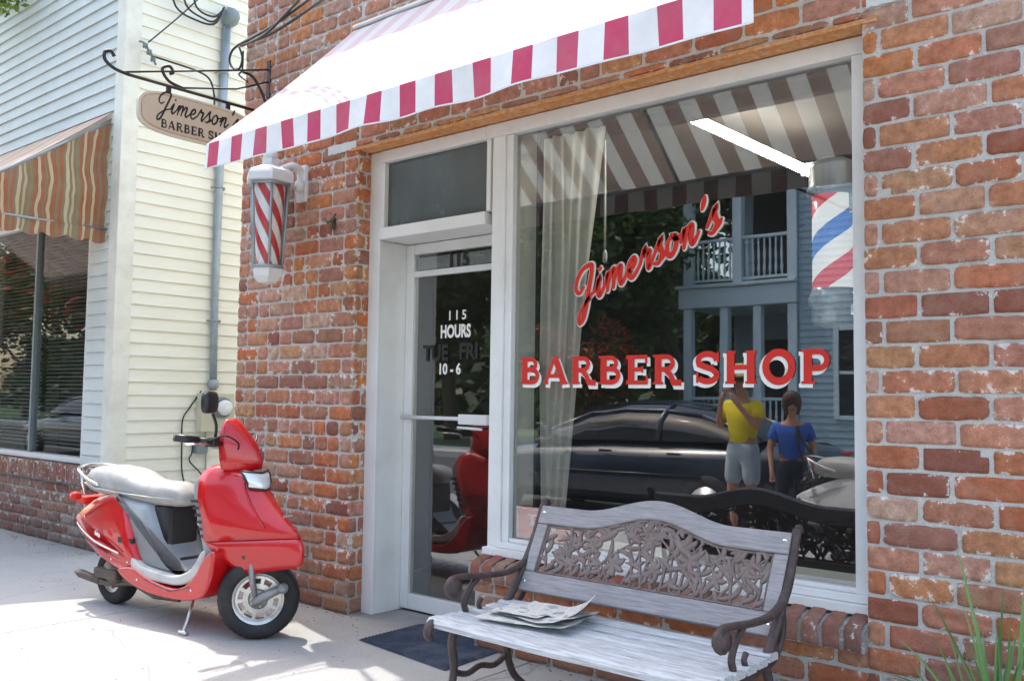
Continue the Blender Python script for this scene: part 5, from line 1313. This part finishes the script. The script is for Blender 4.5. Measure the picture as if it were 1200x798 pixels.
for (dx, dz, r0) in ((0, .0, .04), (-.06, -.03, .028)):
    for k in range(60):
        a = rnd.uniform(0, 2*pi); e = rnd.uniform(-.2, 1.4); d = V((math.cos(a)*math.cos(e), math.sin(a)*math.cos(e), math.sin(e)))*r0; p = fc+V((dx, 0, dz)); sd = d.cross(V((0, 0, 1))).normalized()*r0*.3
        mb.add([p, p+d*.6-sd, p+d, p+d*.6+sd], [(0, 1, 2, 3)])
mb.build('blossom', m_org, mg, fixn=False)

# ================================================================== the far side of the street and the people (seen in the glass)
def skin_body(name, joints, edges, radii, mat, parent, sub_=2):
    me = bpy.data.meshes.new(name); me.from_pydata([V(j) for j in joints], edges, []); me.materials.append(mat)
    o = bpy.data.objects.new(name, me); COL.objects.link(o)
    md = o.modifiers.new('s', 'SKIN'); md.use_smooth_shade = True
    for i, v in enumerate(me.skin_vertices[0].data): v.radius = radii[i] if hasattr(radii[i], '__len__') else (radii[i], radii[i]); v.use_root = (i == 0)
    s2 = o.modifiers.new('u', 'SUBSURF'); s2.levels = sub_; s2.render_levels = sub_
    dg = bpy.context.evaluated_depsgraph_get(); m2 = bpy.data.meshes.new_from_object(o.evaluated_get(dg)); m2.materials.clear(); m2.materials.append(mat)
    bpy.data.objects.remove(o); o = bpy.data.objects.new(name, m2); COL.objects.link(o); o.parent = parent
    for p in m2.polygons: p.use_smooth = True
    return o
def person(label, loc, rz, h, top, bottom, hairm, short=True, arms='camera', hat=None, bag=False):
    s = thing('person', label, 'person', loc, rz, world=False); k = h/1.75
    J = {'pel': (0, 0, .95), 'wai': (0, 0, 1.08), 'che': (0, .0, 1.30), 'nck': (0, 0, 1.46), 'ch2': (0, .01, 1.53), 'hea': (0, .02, 1.62), 'hto': (0, .01, 1.72)}
    pts = []; idx = {}; ed = []; ra = []
    def a(n, p, r, par=None):
        idx[n] = len(pts); pts.append(tuple(c_*k for c_ in p)); ra.append(tuple(x*k for x in r) if hasattr(r, '__len__') else r*k)
        if par: ed.append((idx[par], idx[n]))
    a('pel', J['pel'], (.15, .11)); a('wai', J['wai'], (.135, .10), 'pel'); a('che', J['che'], (.165, .115), 'wai'); a('nck', J['nck'], .06, 'che'); a('ch2', J['ch2'], .058, 'nck'); a('hea', J['hea'], (.078, .092), 'ch2'); a('hto', J['hto'], (.062, .075), 'hea')
    for sd in (-1, 1):
        t = 'LR'[sd > 0]
        a('hip'+t, (sd*.10, 0, .88), .095, 'pel'); a('kne'+t, (sd*.12, .02, .49), .058, 'hip'+t); a('cal'+t, (sd*.12, -.01, .35), .055, 'kne'+t); a('ank'+t, (sd*.12, -.01, .09), .038, 'cal'+t); a('toe'+t, (sd*.13, .15, .035), .035, 'ank'+t)
        a('sho'+t, (sd*.18, 0, 1.39), .062, 'che')
        if arms == 'camera': el, wr_ = (sd*.25, .08, 1.16), (sd*.10, .25, 1.42); hn = (sd*.06, .26, 1.50)
        else: el, wr_ = (sd*.25, -.01, 1.13), (sd*.24, .10, .92); hn = (sd*.235, .14, .82)
        a('elb'+t, el, .043, 'sho'+t); a('wri'+t, wr_, .028, 'elb'+t); a('han'+t, hn, (.035, .02), 'wri'+t)
        for q in range(4):
            d = V(hn)-V(wr_); d.normalize(); o_ = (q-1.5)*.018; a('f%d%s' % (q, t), tuple(V(hn)+d*.05+V((o_, 0, 0))), .009, 'han'+t); a('g%d%s' % (q, t), tuple(V(hn)+d*(.08-.006*abs(q-1))+V((o_, .015, 0))), .007, 'f%d%s' % (q, t))
        a('th'+t, tuple(V(hn)+V((-sd*.035, .01, -.01))), .010, 'han'+t)
    skin_body('body', pts, ed, ra, m_skin, s, 1)
    def sel(ns, off, m, nm):
        ii = [idx[n] for n in ns]; mp = {i: j for j, i in enumerate(ii)}
        e2 = [(mp[x], mp[y]) for x, y in ed if x in mp and y in mp]
        r3 = [tuple(x+off*k for x in (ra[i] if hasattr(ra[i], '__len__') else (ra[i], ra[i]))) for i in ii]
        pp = [pts[i] for i in ii]
        return skin_body(nm, pp, e2, r3, m, s, 1)
    # shirt: torso + half sleeves
    idx2 = dict(idx)
    for sd in (-1, 1):
        t = 'LR'[sd > 0]; p = (V(pts[idx['sho'+t]])*.35+V(pts[idx['elb'+t]])*.65); pts.append(tuple(p)); idx['slv'+t] = len(pts)-1; ra.append(.055*k); ed.append((idx['sho'+t], idx['slv'+t]))
        p = V(pts[idx['hip'+t]])*.12+V(pts[idx['kne'+t]])*.88; pts.append(tuple(p)); idx['hem'+t] = len(pts)-1; ra.append(.085*k); ed.append((idx['hip'+t], idx['hem'+t]))
    sel(['pel', 'wai', 'che', 'shoL', 'shoR', 'slvL', 'slvR'], .022, top, 'shirt')
    if short: sel(['pel', 'wai', 'hipL', 'hipR', 'hemL', 'hemR'], .014, bottom, 'shorts')
    else: sel(['pel', 'wai', 'hipL', 'kneL', 'calL', 'ankL', 'hipR', 'kneR', 'calR', 'ankR'], .014, bottom, 'trousers')
    mb = MB()
    for sd in (-1, 1): mb.box((sd*.13*k-.045*k, -.06*k, 0), (sd*.13*k+.045*k, .20*k, .075*k), bev=.025*k)
    each(mb, 'shoe', m_bag, s)
    # face and hair
    hd = V((0, .02, 1.645))*k
    mb = MB(); mb.lathe([(0, -.115), (.06, -.10), (.082, -.04), (.085, .02), (.07, .075), (.035, .105), (0, .112)], hd+V((0, -.012*k, .035*k)), n=16)
    mb.v = [(x, y*1.05-(.02 if z < hd.z else 0), z) for x, y, z in mb.v]; mb.v = [(x, min(y, hd.y+.045*k) if z < hd.z+.05*k else y, z) for x, y, z in mb.v]; mb.build('hair', hairm, s)
    mb = MB(); mb.tube([(0, hd.y+.085*k, hd.z+.015*k), (0, hd.y+.108*k, hd.z-.02*k)], [.008, .014], 6); mb.build('nose', m_skin, s)
    mb = MB()
    for sd in (-1, 1): mb.lathe([(0, -.008), (.010, 0), (0, .008)], (sd*.03*k, hd.y+.082*k, hd.z+.012*k), 'y', 8)
    mb.box((-.025*k, hd.y+.078*k, hd.z-.052*k), (.025*k, hd.y+.088*k, hd.z-.045*k)); each(mb, 'facial_feature', m_hair, s)
    if hat:
        mb = MB(); mb.lathe([(.16, .0), (.165, .008), (.095, .03), (.09, .10), (.06, .125), (0, .13)], hd+V((0, 0, .055*k)), n=20); mb.build('hat', hat, s)
    return s
person('person in a yellow shirt and faded shorts reflected in the shop window', (-3.86, -4.08, 0), .15, 1.50, m_yel, m_shorts, m_hair, hat=m_straw)
person('person in a blue shirt carrying a dark bag reflected in the shop window', (-3.37, -4.02, 0), -.5, 1.28, m_blue, m_jean, m_hair, short=False, arms='down')
bg = thing('shoulder_bag', 'black shoulder bag hanging at the side of the person in blue', 'bag', (-3.12, -3.95, .35))
mb = MB(); mb.box((-3.22, -4.0, .38), (-3.0, -3.86, .66), bev=.04); mb.build('pouch', m_bag, bg)
mb = MB(); mb.tube(cr([(-3.2, -3.93, .64), (-3.27, -3.94, .85), (-3.3, -3.97, 1.03), (-3.24, -3.96, .9), (-3.02, -3.93, .64)], 6), .012, 6); mb.build('strap', m_bag, bg)

# ---- dark saloon car parked at the kerb, nose towards -X
def car(loc, m_paint, label, yw=0):
    s = thing('parked_car', label, 'car', loc, yw, world=False)
    # x: 0 front .. 4.6 rear, y +-.86
    st = [(0, .42, .62, .60), (.08, .30, .70, .72), (.35, .22, .76, .82), (1.0, .2, .84, .86), (1.45, .2, .90, .87), (2.3, .2, .93, .88), (3.2, .2, .95, .88), (3.9, .22, .97, .86), (4.35, .26, .95, .80), (4.52, .34, .88, .72), (4.58, .45, .80, .66)]
    secs = []
    for x, zb, zt, hw_ in st:
        n = 24; sec = []
        for i in range(n):
            a = 2*pi*i/n; c_, s_ = math.cos(a), math.sin(a); sec.append((x, hw_*math.copysign(abs(c_)**.42, c_)*(1-.06*max(0, s_)), (zt+zb)/2+(zt-zb)/2*math.copysign(abs(s_)**.55, s_)))
        secs.append(sec)
    mb = MB(); loft(mb, secs); body = mb.build('body', m_paint, s)
    # greenhouse
    def gh(shr, z0, z1, lift=0):
        g = [(1.30, .87, .88, .76), (1.62, .90, 1.10, .72), (2.05, .91, 1.31, .66), (2.5, .92, 1.372, .63), (3.0, .93, 1.365, .63), (3.45, .94, 1.30, .65), (3.85, .95, 1.13, .70), (4.15, .96, .98, .74)]
        secs = []
        for x, zb, zt, hw_ in g:
            n = 13; sec = []
            for i in range(n):
                t = -1+2*i/(n-1); zz = zb+(zt-zb)*(1-abs(t)**3.2); y = math.copysign(min(abs(t)*1.25, 1), t)*(hw_+(.80-hw_)*(1-(zz-zb)/max(.01, zt-zb))*.6)
                sec.append((x, y*shr, zz+lift))
            secs.append(sec)
        return secs
    mb = MB(); loft(mb, gh(1.0, 0, 0), closed=False, caps=False); mb.build('glasshouse', m_carglass, s)
    # roof skin and pillars
    mb = MB(); G = gh(1.004, 0, 0, .006)
    roof = [[p for p in q[3:10]] for q in G[2:6]]
    loft(mb, roof, closed=False, caps=False)
    for sd in (0, 1):
        for (i0, i1) in ((0, 2), (5, 7)):
            pts = [G[i][2 if sd == 0 else 10] for i in range(i0, i1+1)]; mb.tube(pts, .030, 6)
        pts = [tuple(V(G[4][k if sd == 0 else 12-k])) for k in (0, 1, 2, 3)]; mb.tube(pts, .030, 6)
        pts = [G[i][2 if sd == 0 else 10] for i in range(2, 6)]; mb.tube(pts, .020, 6)
    mb.build('roof', m_paint, s)
    for sd in (-1, 1):
        mb = MB(); mb.tube([(1.72, sd*.86, .93), (1.70, sd*.95, .97)], [.03, .05], 8); mb.box((1.62, sd*1.0-.07, .93), (1.74, sd*1.0+.07, 1.06), bev=.035); mb.build('wing_mirror', m_paint, s)
        for x in (.85, 3.65):
            mb = MB(); mb.lathe([(.2, -.1), (.3, -.1), (.315, 0), (.3, .1), (.2, .1)], (x, sd*.79, .315), 'y', 24); t = mb.build('wheel', m_rub, s)
            mb = MB(); mb.lathe([(0, -.1), (.19, -.105), (.2, 0), (.19, .105), (0, .1)], (x, sd*.79, .315), 'y', 20); o = mb.build('rim', m_alu, None); o.parent = t
        mb = MB(); mb.box((.02, sd*.6-.13, .58), (.16, sd*.6+.13, .70), bev=.03); mb.build('headlight', m_lensw, s)
        mb = MB(); mb.box((4.44, sd*.50-.12, .76), (4.56, sd*.50+.12, .85), bev=.02); mb.build('tail_lamp', m_redp, s)
        mb = MB(); mb.tube([(1.75, sd*.885, .58), (3.6, sd*.885, .60)], .012, 6); mb.build('side_moulding', m_bplas, s)
        mb = MB()
        for x in (2.35, 3.2): mb.box((x, sd*.872, .80), (x+.16, sd*.895, .825), bev=.006)
        mb.build('door_handle', m_paint, s)
    return s
car((-8.18, -5.5, -.13), m_carp, 'dark blue saloon car parked at the kerb, reflected in the shop window')
# white scooter parked on the pavement, reflected low at the right of the window
scooter('motor_scooter', 'white motor scooter with grey seat reflected low in the right of the shop window', (-2.74, -3.60, 0), math.radians(4), m_whitep, .1)

# ---- porch house across the street
ph = thing('porch_house', 'blue grey wooden house with a balustraded double porch across the street', 'house', (-7, -16, 0))
YH = -13.75
mb = MB(); siding(mb, (0, YH-1.9, 0), (1, 0, 0), (0, 1, 0), -9.8, -7.5, .5, 7.5, .13, 41)
siding(mb, (0, YH, 0), (1, 0, 0), (0, 1, 0), -7.45, 1.0, .3, 7.5, .13, 42)
mb.build('siding', m_bluehouse, ph, fixn=False)
mb = MB(); mb.box((-9.8, YH-8, 0), (-7.5, YH-1.95, 7.5)); mb.box((-7.45, YH-8, 0), (1.0, YH-.03, 7.5)); mb.build('wall', m_bluehouse, ph)
mb = MB(); mb.prism([(-10.3, 7.5), (1.5, 7.5), (-4.4, 9.6)], lambda u, v, h: (u, h, v), YH-8.3, YH+.4); mb.build('roof', m_roof, ph)
mb = MB(); mb.box((-10.1, YH-1.9, 3.18), (-7.46, YH+.12, 3.58), bev=.02); mb.box((-10.16, YH-1.9, 3.585), (-7.455, YH+.18, 3.66), bev=.02); mb.box((-10.05, YH-1.9, .25), (-7.46, YH+.1, .45), bev=.02); mb.box((-10.1, YH-1.9, 6.2), (-7.46, YH+.12, 6.6), bev=.02); mb.build('porch_deck', m_porch, ph)
for x in (-9.9, -8.75, -7.56):
    mb = MB(); mb.box((x-.10, YH-.1, 3.665), (x+.10, YH+.08, 6.19), bev=.01); mb.build('porch_column', m_porch, ph)
for x in (-9.9, -9.05, -8.3, -7.56):
    mb = MB(); mb.box((x-.09, YH-.1, .46), (x+.09, YH+.08, 3.17), bev=.01); mb.build('porch_column', m_porch, ph)
for (z0, z1) in ((3.72, 4.62), (.5, 1.3)):
    mb = MB(); mb.box((-9.79, YH-.04, z1-.06), (-7.67, YH+.04, z1), bev=.01); mb.box((-9.79, YH-.03, z0), (-7.67, YH+.03, z0+.05), bev=.01); mb.build('porch_rail', m_porch, ph)
    x = -9.68
    while x < -7.7:
        mb = MB(); h_ = z1-z0-.11; mb.lathe([(.022, 0), (.022, .1*h_), (.034, .2*h_), (.02, .35*h_), (.030, .55*h_), (.018, .8*h_), (.024, h_)], (x, YH, z0+.05), n=8); mb.build('baluster', m_porch, ph); x += .125
mb = MB(); mb.box((-6.75, YH+.0, .9), (-6.65, YH+.05, 2.7)); mb.box((-5.75, YH, .9), (-5.65, YH+.05, 2.7)); mb.box((-6.64, YH, 2.6), (-5.76, YH+.05, 2.7)); mb.box((-6.64, YH, .9), (-5.76, YH+.05, .98)); mb.box((-6.64, YH, 1.76), (-5.76, YH+.04, 1.82)); w_ = mb.build('window_frame', m_porch, ph)
mb = MB(); mb.box((-6.65, YH+.018, .9), (-5.75, YH+.024, 2.7)); sub(mb, 'pane', m_carglass, w_)
mb = MB(); mb.box((-9.3, YH-1.88, .5), (-8.4, YH-1.84, 2.6)); mb.box((-9.3, YH-1.88, 3.7), (-8.4, YH-1.84, 5.9)); mb.build('door', m_dark, ph)
# ---- trees
def tree(name, label, loc, H, cr_, nleaf, m, seed, lsz=.11, group=None, trunk=.16, cat='tree', low=.35, bloom=0):
    s = thing(name, label, cat, loc, group=group, world=False); rnd = random.Random(seed)
    mb = MB(); tips = []
    def limb(p, d, l, r_, dep):
        n = 5; pts = [p]
        for i in range(n):
            d = (d+V((rnd.uniform(-.16, .16), rnd.uniform(-.16, .16), rnd.uniform(-.05, .14)))).normalized(); pts.append(pts[-1]+d*l/n)
        mb.tube(pts, [r_*(1-.45*i/n) for i in range(n+1)], 7); tips.append(pts[-1])
        if dep > 0:
            tips.append(pts[3])
            for k in range(3 if dep > 1 else 4):
                a = rnd.uniform(0, 2*pi); nd = (d*.7+V((math.cos(a), math.sin(a), rnd.uniform(-.1, .5)))*.8).normalized(); limb(pts[rnd.choice((3, 4, 5))], nd, l*.62, r_*.5, dep-1)
    limb(V((0, 0, -.1)), V((0, 0, 1)), H*.42, trunk, 2+(H > 3))
    mb.build('trunk', m_bark, s)
    mb = MB(); cs = []
    for tpt in tips: cs.append((tpt, rnd.uniform(.5, 1.0)*cr_*.38))
    for k in range(18):
        a = rnd.uniform(0, 2*pi); e = rnd.uniform(-.4, 1); cs.append((V((math.cos(a)*cr_*.75*math.cos(e), math.sin(a)*cr_*.75*math.cos(e), H*(.62)+math.sin(e)*H*.33)), rnd.uniform(.25, .5)*cr_))
    per_ = nleaf//len(cs)
    for c_, r_ in cs:
        if c_.z < H*low: continue
        bt = rnd.uniform(-.3, .3)
        for k in range(per_):
            d = V((rnd.gauss(0, 1), rnd.gauss(0, 1), rnd.gauss(0, .8))).normalized(); p = c_+d*r_*rnd.random()**.4
            a = V((rnd.gauss(0, 1), rnd.gauss(0, 1), rnd.gauss(0, .6))).normalized()*lsz; b = a.cross(V((rnd.gauss(0, 1), rnd.gauss(0, 1), rnd.gauss(0, 1)))).normalized()*lsz*.45
            mi = 1 if bloom and rnd.random() < bloom*(1.5 if d.z > 0 else .4) else 0
            mb.add([p-a, p+b, p+a, p-b], [(0, 1, 2, 3)], mi, False, tint=min(1, max(0, .5+bt+d.z*.3+rnd.uniform(-.2, .2))))
    mb.build('crown', [m, m_bloom], s, fixn=False); return s
tree('shade_tree', 'dark green shade tree beside the porch house across the street', (-12.6, -13.2, 0), 7.5, 3.0, 16000, m_leaf, 1, .13, 'trees across the street')
tree('shade_tree', 'broad dark tree further left across the street', (-19, -15.5, 0), 8.5, 4.0, 12000, m_leaf, 2, .2, 'trees across the street', .25)
tree('shade_tree', 'tall dark tree behind the porch house', (-14, -21, 0), 10, 4.5, 12000, m_leaf, 3, .22, 'trees across the street', .25)
tree('shade_tree', 'wide dark tree at the far left of the street', (-29, -15, 0), 9, 4.5, 12000, m_leaf, 5, .22, 'trees across the street', .25)
tree('flowering_shrub', 'red flowering shrub across the street from the barber shop', (-11.4, -11.9, 0), 3.0, 1.15, 6000, m_leaf, 6, .07, 'flowering shrubs across the street', .05, 'shrub', .2, .4)
tree('flowering_shrub', 'red flowering shrub opposite the clapboard house', (-21.5, -12.3, 0), 3.8, 1.8, 7000, m_leaf, 7, .09, 'flowering shrubs across the street', .05, 'shrub', .15, .25)
for i, (tx, ty, hh, rr_) in enumerate(((-27, -10.5, 6.5, 3.4), (-35, -13, 8, 4.2), (-44, -14, 9, 4.8))):
    tree('flowering_tree', ['red flowering tree nearest the kerb opposite the clapboard house', 'middle red flowering tree opposite the clapboard house', 'farthest red flowering tree down the street'][i], (tx, ty, -.1), hh, rr_, 9000, m_leaf, 30+i, .15, 'flowering trees down the street', .16, 'tree', .12, .18)
car((-21.5, -5.7, -.13), m_carp, 'dark saloon car parked at the kerb opposite the clapboard house window')
mb = MB(); rnd = random.Random(88)
for k in range(26000):
    x = rnd.uniform(-75, 12); hh = 5.5+3.0*noise.noise(V((x*.12, 0, 4)))+1.2*noise.noise(V((x*.5, 0, 9))); z = hh*rnd.random()**.8; c_ = V((x, -24-3*rnd.random()-.5*z, z))
    a = V((rnd.gauss(0, 1), rnd.gauss(0, 1), rnd.gauss(0, .6))).normalized()*.42; b = a.cross(V((rnd.gauss(0, 1), rnd.gauss(0, 1), rnd.gauss(0, 1)))).normalized()*.25
    mb.add([c_-a, c_+b, c_+a, c_-b], [(0, 1, 2, 3)], 0, False, tint=max(0, min(1, .35+noise.noise(c_*.5))))
tag(mb.build('treeline', m_leaf, fixn=False), 'dark wood of trees behind the houses across the street', 'wood', kind='stuff')
# branch of a street tree reaching in at the top left
tl = thing('street_tree', 'street tree whose leafy branch tip hangs over the clapboard house', 'tree', (-9.9, -2.9, 0))
tip = CAM+ray(6, 2)*8.3
mb = MB(); mb.tube(cr([(-9.9, -2.9, -.1), (-9.85, -2.9, 1.5), (-9.8, -2.8, 3.2), (-9.6, -2.5, 4.4), (-9.0, -2.0, 5.1), tuple(tip+V((-.3, -.1, .35))), tuple(tip)], 5), [.12-.0037*i for i in range(31)], 8); mb.build('trunk', m_bark, tl)
mb = MB(); rnd = random.Random(12)
for c_, r_, n_ in ((tip+V((-.1, 0, .12)), .22, 260), (tip+V((-.55, -.1, .45)), .45, 500), (V((-9.2, -2.2, 5.3)), .9, 900), (V((-9.9, -2.9, 5.6)), 1.1, 1200), (V((-10.6, -3.4, 5.2)), 1.0, 900)):
    for k in range(n_):
        d = V((rnd.gauss(0, 1), rnd.gauss(0, 1), rnd.gauss(0, .8))).normalized(); p = c_+d*r_*rnd.random()**.5
        a = V((rnd.gauss(0, 1), rnd.gauss(0, 1), rnd.gauss(0, .6))).normalized()*.045; b = a.cross(V((rnd.gauss(0, 1), rnd.gauss(0, 1), rnd.gauss(0, 1)))).normalized()*.02
        mb.add([p-a, p+b, p+a, p-b], [(0, 1, 2, 3)], 0, False, tint=rnd.random())
mb.build('crown', m_leafb, tl, fixn=False)

for o in bpy.data.objects:
    if '_w' in o.keys(): del o['_w']
